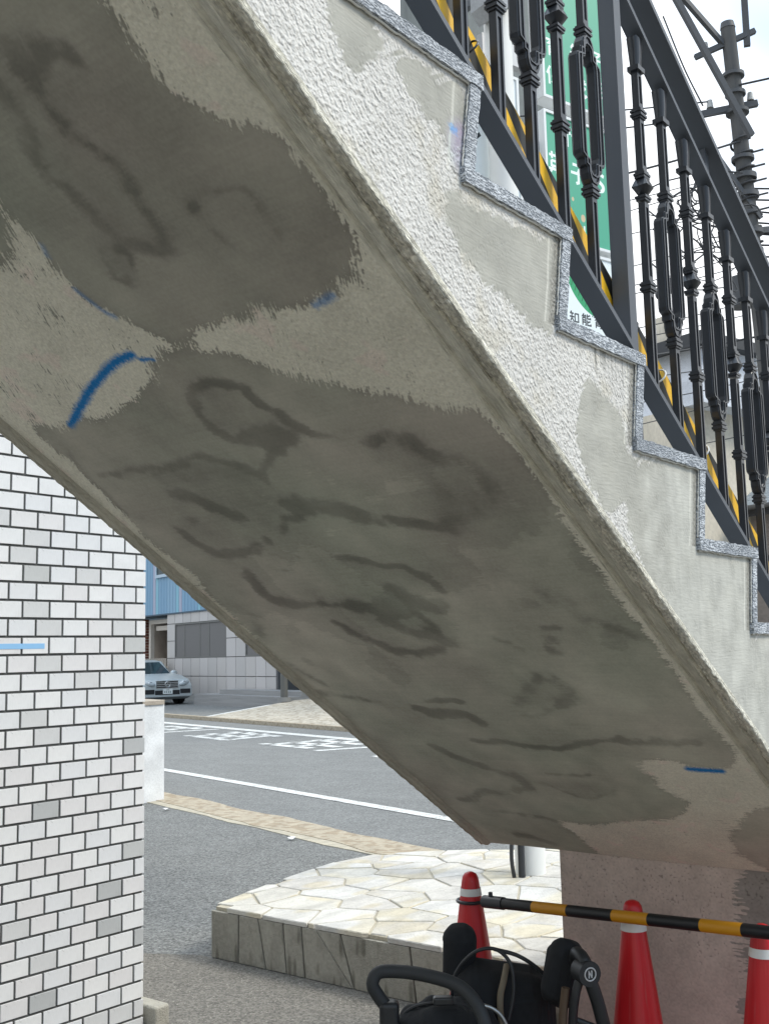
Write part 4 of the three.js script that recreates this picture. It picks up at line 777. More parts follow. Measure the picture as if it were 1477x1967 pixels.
// ================================================================ folded strollers
{
  const fabric = (() => { const t = dataTex(256, 256, (i, j, o) => { const k = 0.8 + 0.25 * (((i >> 1) + (j >> 1)) % 2) + 0.3 * (tnoise(i / 30, j / 30, 8, 8, 320) - 0.5); o[0] = 0.013 * k; o[1] = 0.015 * k; o[2] = 0.018 * k; }); return new THREE.MeshStandardMaterial({ map: t, roughness: 0.9 }); })();
  const plastic = std([0.020, 0.022, 0.024], 0.45), foam = std([0.028, 0.031, 0.033], 0.62), beige = std([0.20, 0.165, 0.115], 0.8), brown = std([0.10, 0.065, 0.04], 0.8), chrome = std([0.45, 0.46, 0.45], 0.35, { metalness: 0.8 });
  // padded lump: a box rounded and creased by noise
  const pad = (w, h, d, seed, r = 0.3, amp = 0.012) => { const g = new RoundedBoxGeometry(w, h, d, 8, Math.min(w, h, d) * r); const p = g.attributes.position, n = g.attributes.normal; for (let i = 0; i < p.count; i++) { const k = (fbm(p.getX(i) * 14 + seed, p.getY(i) * 14 + p.getZ(i) * 9, seed, 3) - 0.5) * amp * 2; p.setXYZ(i, p.getX(i) + n.getX(i) * k, p.getY(i) + n.getY(i) * k, p.getZ(i) + n.getZ(i) * k); } g.computeVertexNormals(); return boxUV(g, 0.1); };
  const wheel = (r, w) => { const t = new THREE.TorusGeometry(r - w / 2, w / 2, 10, 28); const s = new THREE.CylinderGeometry(r * 0.55, r * 0.55, w * 0.7, 20).rotateX(Math.PI / 2); return merge([t, s]); };
  // view-facing turn: local x runs to the right, z towards the viewer
  const T = 0.6698 - Math.PI / 2;
  // near one: handle, hood and hub
  const a = thing('folded_stroller', 'black folded stroller with a thick padded handle, nearest the viewer', 'stroller', [2.56, 0, -1.86], 'folded strollers under the stair');
  const rel = (pts) => pts.map((p) => [p[0] - 2.56, p[1], p[2] + 1.86]);
  mesh('handle', tube(rel([[2.500, 0.330, -1.975], [2.479, 0.456, -1.988], [2.457, 0.500, -2.006], [2.443, 0.535, -2.017], [2.456, 0.562, -2.010], [2.493, 0.566, -1.963], [2.528, 0.558, -1.871], [2.550, 0.540, -1.799], [2.547, 0.508, -1.744], [2.542, 0.461, -1.712], [2.552, 0.360, -1.713]]), 0.0185, 80, 14), foam, a);
  mesh('handle_joint', pad(0.055, 0.075, 0.05, 3, 0.3, 0.002).rotateY(T).translate(2.475 - 2.56, 0.452, -1.985 + 1.86), plastic, a);
  mesh('handle_joint', pad(0.055, 0.075, 0.05, 4, 0.3, 0.002).rotateY(T).translate(2.548 - 2.56, 0.40, -1.713 + 1.86), plastic, a);
  const hood = mesh('hood', pad(0.32, 0.31, 0.28, 5, 0.45, 0.026).rotateY(T).translate(2.60 - 2.56, 0.318, -1.885 + 1.86), fabric, a);
  mesh('hood_seam', tube(rel([[2.50, 0.40, -2.0], [2.545, 0.452, -1.965], [2.585, 0.470, -1.895], [2.605, 0.462, -1.82], [2.60, 0.42, -1.765]]), 0.005, 40, 6), plastic, hood);
  mesh('buckle', new RoundedBoxGeometry(0.055, 0.022, 0.03, 2, 0.006).rotateY(T).translate(2.567 - 2.56, 0.487, -1.865 + 1.86), std([0.03, 0.032, 0.034], 0.3), a);
  mesh('rim', tube(rel([[2.615, 0.478, -1.790], [2.640, 0.468, -1.755], [2.660, 0.445, -1.735], [2.675, 0.40, -1.722], [2.68, 0.30, -1.72]]), 0.0055, 30, 8), chrome, a);
  mesh('frame', merge([rod([-0.10, 0.03, -0.10], [-0.06, 0.45, -0.13], 0.012), rod([0.02, 0.03, 0.16], [-0.01, 0.42, 0.147], 0.012), rod([-0.10, 0.09, -0.10], [0.02, 0.09, 0.16], 0.010)]), plastic, a);
  for (const [x, z] of [[-0.11, -0.13], [0.03, 0.18]]) mesh('wheel', wheel(0.075, 0.03).rotateY(T).translate(x, 0.0765, z), plastic, a);
  // far one: seat bundle with strap, loop and side frame with a round emblem
  const b = thing('folded_stroller', 'black folded stroller bundle with a beige strap and a round side emblem', 'stroller', [2.87, 0, -1.80], 'folded strollers under the stair');
  const rb = (pts) => pts.map((p) => [p[0] - 2.87, p[1], p[2] + 1.80]);
  mesh('seat', pad(0.31, 0.47, 0.18, 7, 0.42, 0.034).rotateY(T).translate(2.868 - 2.87, 0.272, -1.858 + 1.80), fabric, b);
  mesh('headrest', pad(0.095, 0.19, 0.10, 8, 0.45, 0.022).rotateY(T).translate(2.826 - 2.87, 0.525, -1.985 + 1.80), fabric, b);
  mesh('side_cushion', pad(0.10, 0.18, 0.09, 9, 0.45, 0.024).rotateZ(-0.25).rotateY(T).translate(2.862 - 2.87, 0.525, -1.655 + 1.80), fabric, b);
  mesh('strap', tube(rb([[2.80, 0.30, -1.775], [2.768, 0.37, -1.800], [2.763, 0.46, -1.802], [2.780, 0.498, -1.80], [2.86, 0.515, -1.84]]), 0.0105, 40, 6), beige, b);
  mesh('carry_loop', tube(rb([[2.70, 0.44, -1.93], [2.703, 0.505, -1.922], [2.715, 0.551, -1.896], [2.738, 0.585, -1.856], [2.765, 0.588, -1.814], [2.772, 0.557, -1.772], [2.765, 0.488, -1.756], [2.745, 0.406, -1.765]]), 0.0055, 60, 8), plastic, b);
  mesh('carry_loop', tube(rb([[2.765, 0.588, -1.82], [2.80, 0.57, -1.76], [2.85, 0.525, -1.72], [2.87, 0.49, -1.70]]), 0.006, 30, 8), plastic, b);
  const fr = mesh('side_frame', merge([tube(rb([[2.86, 0.545, -1.60], [2.83, 0.595, -1.585], [2.800, 0.590, -1.545], [2.800, 0.545, -1.530], [2.822, 0.470, -1.518], [2.862, 0.30, -1.505], [2.885, 0.10, -1.50]]), 0.019, 60, 12).toNonIndexed(), tube(rb([[2.797, 0.56, -1.55], [2.780, 0.50, -1.565], [2.785, 0.386, -1.584], [2.80, 0.12, -1.60]]), 0.013, 40, 10).toNonIndexed(), rod(...rb([[2.79, 0.43, -1.578], [2.835, 0.40, -1.512]]), 0.009).toNonIndexed()]), plastic, b);
  const hubR = (r, w) => new THREE.CylinderGeometry(r, r, w, 24).rotateX(Math.PI / 2).rotateY(-0.55);
  mesh('hub', hubR(0.034, 0.05).translate(2.797 - 2.87, 0.560, -1.540 + 1.80), plastic, b);
  const emblem = merge([new THREE.TorusGeometry(0.017, 0.0022, 6, 28), box(-0.006, -0.003, -0.010, 0.010, -0.001, 0.001), box(0.003, 0.006, -0.010, 0.010, -0.001, 0.001), new THREE.BoxGeometry(0.003, 0.021, 0.002).rotateZ(0.45)]);
  mesh('emblem', emblem.rotateY(-0.55).translate(2.797 - 2.87 - 0.0135, 0.560, -1.540 + 1.80 + 0.0222), std([0.55, 0.55, 0.55], 0.4), b);
  mesh('side_strap', tube(rb([[2.775, 0.515, -1.592], [2.769, 0.45, -1.60], [2.768, 0.386, -1.603], [2.78, 0.30, -1.60]]), 0.012, 20, 6), brown, b);
  for (const [x, z] of [[2.81, -1.62], [2.90, -1.50], [2.80, -1.95]]) mesh('wheel', wheel(0.065, 0.03).rotateY(T).translate(x - 2.87, 0.0665, z + 1.80), plastic, b);
}

// scraps of paper on the asphalt
for (const [x, z, label] of [[7.05, -8.35, 'small white paper scrap on the asphalt near the low wall'], [6.45, -6.12, 'small white paper scrap on the asphalt before the terrace']]) {
  const g = new THREE.PlaneGeometry(0.07, 0.045, 6, 4).rotateX(-Math.PI / 2), p = g.attributes.position; for (let i = 0; i < p.count; i++) p.setY(i, 0.012 + 0.016 * noise(p.getX(i) * 30 + x, p.getZ(i) * 30, 500)); g.computeVertexNormals();
  const o = mesh('paper_scrap', g, std([0.72, 0.73, 0.72], 0.8)); o.position.set(x, 0, z); tag(o, label, 'litter', 'paper scraps on the asphalt');
}

// ================================================================ across the road
const A0 = [25.31, -28.66];                                // a point at the foot of the tiled shop front
const fac = (s, off = 0) => [A0[0] + RR[0] * s - RN[0] * off, A0[1] + RR[1] * s - RN[1] * off];   // off: towards the road
const facTurn = Math.atan2(-RR[1], RR[0]);                // local x runs along the road
{
  const paving = dataTex(512, 512, (i, j, o) => { const n = tnoise(i / 50, j / 50, 10, 10, 330), f = tnoise(i / 7, j / 7, 73, 73, 331), d = sstep(0.5, 0.75, tnoise(i / 20, j / 20, 26, 26, 332)), k = 0.8 + 0.3 * n + 0.3 * (f - 0.5); o[0] = mix(0.43, 0.29, d) * k; o[1] = mix(0.395, 0.25, d) * k; o[2] = mix(0.325, 0.19, d) * k; });
  const pm = new THREE.MeshStandardMaterial({ map: paving, roughness: 0.9, bumpMap: grainBump, bumpScale: 0.004 });
  // the pavement rises from the kerb to the entrance
  const wedge = (() => { const P = [[road(11.72, -24.0), 0.05], [road(16.4, -26.4), 0.30], [road(16.4, 40), 0.30], [road(11.72, 40), 0.05]], pos = []; const t = (a, b, c) => pos.push(...a, ...b, ...c), top = P.map(([p, y]) => [p[0], y, p[1]]), bot = P.map(([p]) => [p[0], -0.02, p[1]]); t(top[0], top[3], top[2]); t(top[0], top[2], top[1]); for (let i = 0; i < 4; i++) { const j = (i + 1) % 4; t(top[i], top[j], bot[j]); t(top[i], bot[j], bot[i]); } const g = new THREE.BufferGeometry(); g.setAttribute('position', new THREE.Float32BufferAttribute(pos, 3)); g.computeVertexNormals(); return boxUV(g, 1.6); })();
  structure('far_pavement', wedge, pm);
  const kerb = structure('far_kerb', boxUV(beam([...(() => { const a = road(11.66, -120); return [a[0], 0.045, a[1]]; })()], (() => { const a = road(11.66, 90); return [a[0], 0.045, a[1]]; })(), 0.14, 0.09), 0.5), gutterMat);
  const yard = structure('forecourt', sheet([road(11.75, -60), road(30, -60), road(30, -24.3), road(11.75, -24.0)], 0.008, 1.9), asphaltMat); void kerb; void yard;
  // white edge line of the forecourt
  const l = [road(11.9, -24.0), road(14.4, -25.3)]; structure('forecourt_line', boxUV(beam([l[0][0], 0.063, l[0][1]], [l[1][0], 0.197, l[1][1]], 0.12, 0.006), 0.8), paintMat);
}
function facThing(name, label, category, s, off = 0, group) { const [x, z] = fac(s, off), g = thing(name, label, category, [x, 0, z], group); g.rotation.y = facTurn; return g; }
// local axes of facThing groups: x along the road to the right, z towards the road
{
  const b = facThing('shop_building', 'two storey building with grey panel ground floor and blue metal upper floor', 'building', 0);
  const panelC = [[0.47, 0.45, 0.43], [0.49, 0.47, 0.455], [0.445, 0.43, 0.415]].map((c) => std(c, 0.55));
  const dark = std([0.10, 0.10, 0.10], 0.8);
  mesh('wall', box(-2.05, 5.77, 0, 3.08, -7, -0.02), std([0.16, 0.155, 0.15], 0.9), b);
  mesh('plinth', box(-2.05, 5.77, 0.0, 0.24, -0.02, 0.06), stuccoMat([0.44, 0.44, 0.42], 350, 1, 0.002), b);
  const ys = [0.245, 0.86, 1.49, 2.10, 2.71, 3.07], PW = 0.655;
  for (let i = 0; i < 12; i++) for (let r = 0; r < 5; r++) {
    const x0 = -2.05 + i * PW + (i ? 0 : 0), x1 = Math.min(x0 + PW, 5.77); if (x1 - x0 < 0.1) continue;
    const inWin = (r === 2 || r === 3) && ((x0 > -1.5 && x1 < 2.6) || (x0 > 3.7 && x1 < 5.3)); if (inWin) continue;
    mesh('wall_panel', box(x0 + 0.012, x1 - 0.012, ys[r] + 0.012, ys[r + 1] - 0.012, -0.02, 0.0 + 0.012), panelC[(i * 7 + r * 3) % 3], b);
  }
  const glass = new THREE.MeshStandardMaterial({ color: new THREE.Color().setRGB(0.035, 0.050, 0.045), roughness: 0.05 });
  const frameM = std([0.13, 0.13, 0.12], 0.5);
  function win(x0, x1, y0, y1, mull) {
    const w = mesh('window', box(x0, x1, y0, y1, -0.10, -0.07), glass, b);
    mesh('frame', merge([box(x0, x1, y0, y0 + 0.05, -0.07, 0.01), box(x0, x1, y1 - 0.05, y1, -0.07, 0.01), box(x0, x0 + 0.05, y0 + 0.05, y1 - 0.05, -0.07, 0.01), box(x1 - 0.05, x1, y0 + 0.05, y1 - 0.05, -0.07, 0.01), ...mull.map((m) => box(m - 0.03, m + 0.03, y0 + 0.05, y1 - 0.05, -0.07, -0.01))]), frameM, w);
    return w;
  }
  const w1 = win(-1.395, 2.535, 1.49, 2.71, [-0.65, 0.55, 1.25]); win(3.845, 5.155, 1.49, 2.71, []);
  for (const [x, y, ww, h, c] of [[-0.15, 1.54, 0.75, 0.55, 0.32], [1.75, 1.54, 0.7, 0.35, 0.30]]) mesh('notice', box(x - ww / 2, x + ww / 2, y, y + h, -0.068, -0.062), std([c, c + 0.03, c], 0.7), w1);
  // blue corrugated upper floor
  const blues = [[0.17, 0.32, 0.46], [0.20, 0.35, 0.48], [0.34, 0.37, 0.47], [0.20, 0.42, 0.52]].map((c) => std(c, 0.5));
  mesh('upper_wall', box(-9, 9, 3.10, 7.6, -7, 0.02), blues[0], b);
  for (let i = 0; i < 72; i++) { const x = -9 + i * 0.25; mesh('cladding_strip', box(x + 0.012, x + 0.238, 3.10, 7.6, 0.02, 0.045), blues[i % 9 === 5 ? 2 : i % 7 === 3 ? 3 : hash(i, 3, 9) > 0.5 ? 0 : 1], b); }
  mesh('soffit_trim', box(-9, 9, 3.06, 3.11, -0.5, 0.05), std([0.05, 0.09, 0.13], 0.6), b);
  const w2 = mesh('window', box(-2.85, -1.2, 4.55, 6.0, 0.046, 0.06), glass, b); mesh('frame', merge([box(-2.93, -1.12, 4.44, 4.55, 0.046, 0.11), box(-2.93, -2.85, 4.55, 6.0, 0.046, 0.10), box(-2.05, -2.0, 4.55, 6.0, 0.06, 0.09)]), std([0.42, 0.52, 0.60], 0.5), w2);
  mesh('roof', box(-9.1, 9.1, 7.6, 7.75, -7.1, 0.15), std([0.3, 0.3, 0.3], 0.8), b);
  // entrance round the corner on the right
  mesh('glass_door', box(5.82, 6.5, 0.15, 3.0, -1.1, -1.05), new THREE.MeshStandardMaterial({ color: new THREE.Color().setRGB(0.06, 0.14, 0.14), roughness: 0.1 }), b);
  mesh('door_jamb', box(5.775, 5.86, 0.1, 3.06, -1.0, 0.0), dark, b);
  mesh('door_wall', box(6.5, 9, 0.1, 3.06, -1.3, -1.0), stuccoMat([0.30, 0.42, 0.46], 356, 1, 0.002), b);
  // recessed porch on the left
  mesh('porch_wall', box(-8, -4.6, 0, 3.05, -1.6, -1.5), stuccoMat([0.36, 0.30, 0.24], 360, 1, 0.003), b);
  mesh('porch_pipe', merge([box(-4.72, -4.57, 0.8, 2.95, -0.6, -0.45), box(-4.57, -2.1, 2.80, 2.95, -0.6, -0.45), box(-4.4, -2.6, 2.55, 2.72, -0.9, -0.6)]), std([0.66, 0.60, 0.52], 0.6), b);
  for (let i = 0; i < 22; i++) mesh('brick_course', box(-6.4, -4.85, 0.6 + i * 0.11, 0.6 + i * 0.11 + 0.09, -0.5, -0.3), i % 3 ? std([0.14, 0.045, 0.03], 0.9) : std([0.20, 0.075, 0.045], 0.9), b);
}
{
  const f = facThing('picket_fence', 'pale picket fence behind the silver car', 'fence', 0, 0.25);
  const m = std([0.42, 0.37, 0.31], 0.8);
  for (let i = 0; i < 14; i++) mesh('picket', box(-3.9 + i * 0.17, -3.83 + i * 0.17, 0.0, 1.5, -0.02, 0.02), m, f);
  mesh('rail', box(-4.0, -1.5, 1.15, 1.22, -0.05, -0.022), m, f); mesh('rail', box(-4.0, -1.5, 0.5, 0.57, -0.05, -0.022), m, f);
}
{
  const st = facThing('entrance_steps', 'low grey concrete steps beside the panelled shop front', 'steps', 0, 0.1);
  const m = stuccoMat([0.27, 0.27, 0.265], 370, 1, 0.002);
  mesh('step', box(2.6, 8.5, 0, 0.34, 0.0, 1.1), m, st); mesh('step', box(3.6, 8.5, 0.34, 0.48, 0.0, 0.7), m, st);
  const p = thing('dark_post', 'dark slim post standing on the far pavement', 'post', [21.53, 0.20, -20.67]);
  mesh('shaft', new THREE.CylinderGeometry(0.10, 0.10, 3.6, 14).translate(0, 1.8, 0), std([0.11, 0.11, 0.10], 0.6), p); mesh('foot', new THREE.CylinderGeometry(0.17, 0.19, 0.12, 14).translate(0, 0.1, 0), std([0.2, 0.2, 0.19], 0.8), p);
  for (const [n, t, w, label] of [[12.3, -16.2, 0.9, 'loose pale kerb stone lying on the far pavement'], [12.55, -14.9, 1.2, 'longer pale kerb stone lying beside the road edge'], [13.2, -13.8, 0.9, 'dark kerb stone farther along the far pavement']]) {
    const [x, z] = road(n, t); const g = new RoundedBoxGeometry(w, 0.16, 0.3, 2, 0.03); const pp = g.attributes.position; for (let i = 0; i < pp.count; i++) pp.setXYZ(i, pp.getX(i) + (noise(pp.getX(i) * 9, pp.getZ(i) * 9 + t, 371) - 0.5) * 0.06, pp.getY(i) + (noise(pp.getX(i) * 7, pp.getZ(i) * 9, 372) - 0.5) * 0.05, pp.getZ(i)); g.computeVertexNormals();
    const o = mesh('kerb_stone', boxUV(g.translate(0, 0.125, 0), 0.4), t > -14.5 ? std([0.12, 0.11, 0.10], 0.9) : stuccoMat([0.45, 0.40, 0.32], 373, 1, 0.003)); o.position.set(x, (n - 11.72) * 0.0534, z); o.rotation.y = facTurn; tag(o, label, 'kerb stone', 'stones on the far pavement');
  }
}
// silver car parked along the shop front, nose towards the viewer
{
  const c = thing('parked_car', 'silver saloon car parked in front of the panelled building', 'car', [22.95, 0.008, -27.15]);
  c.rotation.y = Math.atan2(RR[0], RR[1]);               // local z is forwards, x to its left
  c.translateZ(-2.3);
  const paint = std([0.52, 0.56, 0.56], 0.28, { metalness: 0.35 }), glass = std([0.02, 0.035, 0.04], 0.06), rub = std([0.012, 0.012, 0.012], 0.8), ch = std([0.62, 0.63, 0.63], 0.2, { metalness: 0.9 }), blk = std([0.015, 0.015, 0.016], 0.5);
  const side = (pts, w, bev) => { const s = new THREE.Shape(pts.map(([z, y]) => new THREE.Vector2(z, y))); const g = new THREE.ExtrudeGeometry(s, { depth: w - 2 * bev, bevelEnabled: true, bevelSize: bev, bevelThickness: bev, bevelSegments: 4 }); g.translate(0, 0, -(w - 2 * bev) / 2); g.rotateY(-Math.PI / 2); return g; };
  mesh('body', side([[-2.1, 0.35], [-2.15, 0.72], [-2.02, 0.92], [-1.5, 0.93], [0.85, 0.92], [1.55, 0.83], [2.0, 0.72], [2.16, 0.58], [2.18, 0.34], [2.0, 0.27], [-2.0, 0.27]], 1.78, 0.09), paint, c);
  mesh('roof', side([[-1.55, 0.95], [-1.0, 1.28], [-0.2, 1.355], [0.30, 1.30], [0.95, 0.95]], 1.42, 0.085), paint, c);
  const quad = (a, b, cc, d) => { const g = new THREE.BufferGeometry(); g.setAttribute('position', new THREE.Float32BufferAttribute([...a, ...b, ...cc, ...a, ...cc, ...d], 3)); g.computeVertexNormals(); return g; };
  mesh('windscreen', quad([-0.64, 0.99, 1.055], [0.64, 0.99, 1.055], [0.54, 1.365, 0.415], [-0.54, 1.365, 0.415]), glass, c);
  for (const s of [-1, 1]) {
    mesh('side_window', quad([s * 0.722, 1.0, 0.80], [s * 0.722, 1.0, -1.35], [s * 0.722, 1.28, -0.95], [s * 0.722, 1.31, 0.25]), glass, c);
    const hl = new THREE.SphereGeometry(1, 20, 12); hl.scale(0.24, 0.095, 0.12).rotateY(s * 0.5).rotateZ(s * 0.22).translate(s * 0.62, 0.68, 2.16); const h = mesh('headlight', hl, std([0.42, 0.46, 0.47], 0.1), c);
    mesh('lamp_surround', (() => { const g = new THREE.TorusGeometry(0.06, 0.015, 6, 18); return g.translate(s * 0.58, 0.68, 2.27); })(), ch, h);
    mesh('mirror', new THREE.SphereGeometry(1, 14, 10).scale(0.13, 0.085, 0.07).translate(s * 0.93, 1.0, 0.72), paint, c);
    mesh('fog_vent', box(s * 0.62 - 0.17, s * 0.62 + 0.17, 0.36, 0.50, 2.255, 2.285), blk, c);
    for (const z of [1.38, -1.35]) { const w = mesh('wheel', new THREE.CylinderGeometry(0.32, 0.32, 0.22, 28).rotateZ(Math.PI / 2).translate(s * 0.80, 0.32, z), rub, c); mesh('rim', new THREE.CylinderGeometry(0.21, 0.21, 0.02, 20).rotateZ(Math.PI / 2).translate(s * 0.918, 0.32, z), ch, w); }
  }
  const gr = mesh('grille', box(-0.37, 0.37, 0.55, 0.755, 2.245, 2.262), blk, c);
  for (const y of [0.60, 0.655, 0.71]) mesh('slat', box(-0.365, 0.365, y - 0.011, y + 0.011, 2.262, 2.275), ch, gr);
  mesh('grille_frame', merge([box(-0.40, 0.40, 0.755, 0.775, 2.22, 2.275), box(-0.38, 0.38, 0.53, 0.55, 2.245, 2.275)]), ch, gr);
  mesh('emblem', merge([new THREE.TorusGeometry(0.088, 0.012, 8, 28), ...[0, 1, 2].map((i) => new THREE.BoxGeometry(0.02, 0.088, 0.012).translate(0, 0.044, 0).rotateZ(i * 2.0944))].map((g) => g.toNonIndexed())).translate(0, 0.655, 2.285), ch, c);
  mesh('intake', box(-0.42, 0.42, 0.33, 0.47, 2.25, 2.282), blk, c); mesh('bumper_lip', box(-0.82, 0.82, 0.265, 0.31, 2.1, 2.29), paint, c);
  const [pc, g] = canvas(128, 64); g.fillStyle = '#e4e6e2'; g.fillRect(0, 0, 128, 64); g.fillStyle = '#7f8a83'; for (const [x, w] of [[18, 14], [44, 12], [72, 13], [96, 12]]) g.fillRect(x, 28, w, 24); g.fillRect(44, 10, 40, 8);
  mesh('number_plate', new THREE.BoxGeometry(0.33, 0.165, 0.012).translate(0, 0.435, 2.295), new THREE.MeshStandardMaterial({ map: canvasTex(pc), roughness: 0.5 }), c);
}

// ================================================================ houses, utility pole and wires up on the right
{
  const g = thing('grey_building', 'tall grey-green rendered building behind the top of the stair', 'building', [24.6, 0, -17.2]); g.rotation.y = facTurn;
  mesh('wall', box(-1.6, 0.7, 0, 24, -6, 0), stuccoMat([0.22, 0.235, 0.225], 380, 1, 0.003), g); mesh('parapet', box(-1.7, 0.8, 24, 24.3, -6.1, 0.1), std([0.3, 0.31, 0.3], 0.8), g);
  for (let f = 0; f < 6; f++) for (const x of [-0.9]) { const w = mesh('window', box(x, x + 1.1, 1.6 + f * 3.2, 2.9 + f * 3.2, 0.002, 0.03), std([0.06, 0.08, 0.09], 0.1), g); mesh('frame', box(x - 0.06, x + 1.16, 1.5 + f * 3.2, 1.6 + f * 3.2, 0.002, 0.09), std([0.5, 0.5, 0.5], 0.6), w); }
}
{
  const h = thing('cream_house', 'cream rendered house wall seen between the balusters', 'house', [23.4, 0, -10.3]); h.rotation.y = facTurn;
  mesh('wall', box(-2.2, 0.75, 0, 6.9, -5, 0), stuccoMat([0.66, 0.60, 0.49], 384, 1, 0.002), h); mesh('upper_wall', box(-2.2, 1.3, 6.9, 8.2, -5, -0.01), stuccoMat([0.72, 0.75, 0.80], 386, 1, 0.002), h); mesh('eave', merge([box(-2.5, 1.6, 8.2, 8.44, -5.2, 0.35), box(-2.5, 1.6, 8.12, 8.2, 0.30, 0.38)]), std([0.045, 0.047, 0.05], 0.7), h); mesh('roof_vent', box(0.0, 0.42, 8.44, 9.2, -0.5, -0.1), stuccoMat([0.66, 0.60, 0.49], 387, 1, 0.002), h);
  mesh('joint_strip', box(-2.2, 0.75, 5.98, 6.0, 0.0, 0.006), std([0.4, 0.37, 0.3], 0.9), h);
  const w = mesh('window', box(-1.6, -0.6, 3.6, 4.8, 0.002, 0.03), std([0.07, 0.09, 0.1], 0.1), h); mesh('frame', box(-1.66, -0.54, 3.5, 3.6, 0.002, 0.08), std([0.6, 0.6, 0.58], 0.6), w);
  const r = thing('tiled_house', 'house with a grey tiled roof and white framed window at the right edge', 'house', [25.2, 0, -8.6]); r.rotation.y = facTurn;
  mesh('wall', box(-1.9, 5, 0, 4.55, -6, 0), stuccoMat([0.34, 0.30, 0.27], 388, 1, 0.002), r);
  const roofM = stuccoMat([0.30, 0.34, 0.37], 390, 1, 0.002);
  for (let i = 0; i < 11; i++) mesh('tile_course', beam([-2.4, 4.72 + i * 0.155, 0.5 - i * 0.27], [5.4, 4.72 + i * 0.155, 0.5 - i * 0.27], 0.29, 0.05, V(0, 0.87, 0.5)), roofM, r);
  mesh('gutter', rod([-2.4, 4.62, 0.62], [5.4, 4.62, 0.62], 0.06), std([0.09, 0.09, 0.09], 0.6), r); mesh('fascia', box(-2.3, 5.3, 4.45, 4.62, 0.3, 0.36), std([0.07, 0.07, 0.075], 0.7), r);
  const w2 = mesh('window', box(-1.75, -0.85, 3.35, 4.35, 0.004, 0.03), std([0.05, 0.07, 0.08], 0.1), r); mesh('frame', merge([box(-1.85, -1.75, 3.3, 4.4, 0.004, 0.08), box(-0.85, -0.72, 3.3, 4.4, 0.004, 0.08), box(-1.75, -0.85, 3.25, 3.35, 0.004, 0.08)]), std([0.66, 0.66, 0.64], 0.5), w2);
}
const wireMat = std([0.045, 0.047, 0.05], 0.7);
{
  const metal = std([0.075, 0.078, 0.082], 0.6), conc = stuccoMat([0.11, 0.11, 0.108], 395, 1, 0.002);
  const P = (y) => [mix(21.4, 19.643, y / 13.476), y, -6.77];      // the pole leans a little
  const u = thing('utility_pole', 'concrete utility pole with crossarms, clamps and angled steel braces', 'utility pole', [21.4, 0, -6.77]);
  const R = (p) => [p[0] - 21.4, p[1], p[2] + 6.77];
  mesh('shaft', rod(R(P(0)), R(P(13.42)), 0.20, 0.135, 20), conc, u); mesh('cap', rod(R(P(13.38)), R(P(13.5)), 0.145, 0.12, 20), metal, u);
  const arm = (a, b, w = 0.10, h = 0.10) => mesh('crossarm', beam(R(a), R(b), w, h), metal, u);
  arm([19.30, 12.83, -7.32], [19.95, 13.30, -6.35], 0.09, 0.10); arm([19.50, 11.74, -7.35], [20.10, 11.90, -6.45], 0.10, 0.12);
  arm([19.80, 13.95, -6.46], [19.90, 13.02, -6.50], 0.12, 0.12);
  mesh('brace', beam(R([18.75, 13.84, -7.30]), R([19.62, 13.05, -6.85]), 0.09, 0.09), metal, u);
  mesh('brace', beam(R([18.30, 13.68, -7.29]), R([19.17, 10.83, -6.30]), 0.11, 0.10), metal, u);
  mesh('brace', beam(R([19.45, 10.95, -7.15]), R([20.15, 9.6, -6.55]), 0.06, 0.08), metal, u);
  arm([19.95, 9.35, -6.9], [21.2, 9.6, -5.9], 0.10, 0.12);
  for (let i = 0; i < 11; i++) { const y = 12.45 - i * 0.36 + (i > 2 ? -0.55 : 0), r = 0.15 + 0.05 * hash(i, 4, 12); const p = R(P(y)); mesh('clamp_band', new THREE.CylinderGeometry(r + 0.03, r + 0.03, 0.05 + 0.05 * hash(i, 5, 12), 18).translate(...p), metal, u); }
  const coil = []; for (let i = 0; i < 90; i++) { const y = 11.3 - i * 0.035, a = i * 0.75, p = R(P(y)); coil.push([p[0] + 0.19 * Math.cos(a), p[1], p[2] + 0.19 * Math.sin(a)]); } mesh('wrapped_cable', tube(coil, 0.025, 300, 5), wireMat, u);
  for (let i = 0; i < 5; i++) { const y = 10.9 - i * 0.28, p = R(P(y)); mesh('step_bolt', rod([p[0], p[1], p[2]], [p[0] + 0.10, p[1] + 0.03, p[2] + 0.38], 0.02), metal, u); }
  for (const [x, y, z] of [[19.42, 12.98, -7.15], [19.72, 13.20, -6.70], [19.60, 11.88, -7.2], [20.02, 11.98, -6.55]]) mesh('insulator', new THREE.CylinderGeometry(0.05, 0.07, 0.16, 12).translate(...R([x, y + 0.06, z])), std([0.42, 0.42, 0.40], 0.3), u);
  mesh('transformer', new THREE.CylinderGeometry(0.22, 0.22, 0.6, 20).translate(...R([20.35, 8.3, -7.1])), metal, u); 
  mesh('jumper_wire', tube([R([18.78, 13.6, -7.7]), R([19.2, 12.6, -7.5]), R([19.5, 11.9, -7.3])], 0.016, 24, 5), wireMat, u);
  mesh('jumper_wire', tube([R([19.28, 11.75, -7.45]), R([19.55, 11.2, -7.2]), R([19.65, 10.75, -7.1]), R([19.58, 10.4, -7.2])], 0.02, 24, 5), wireMat, u);
}
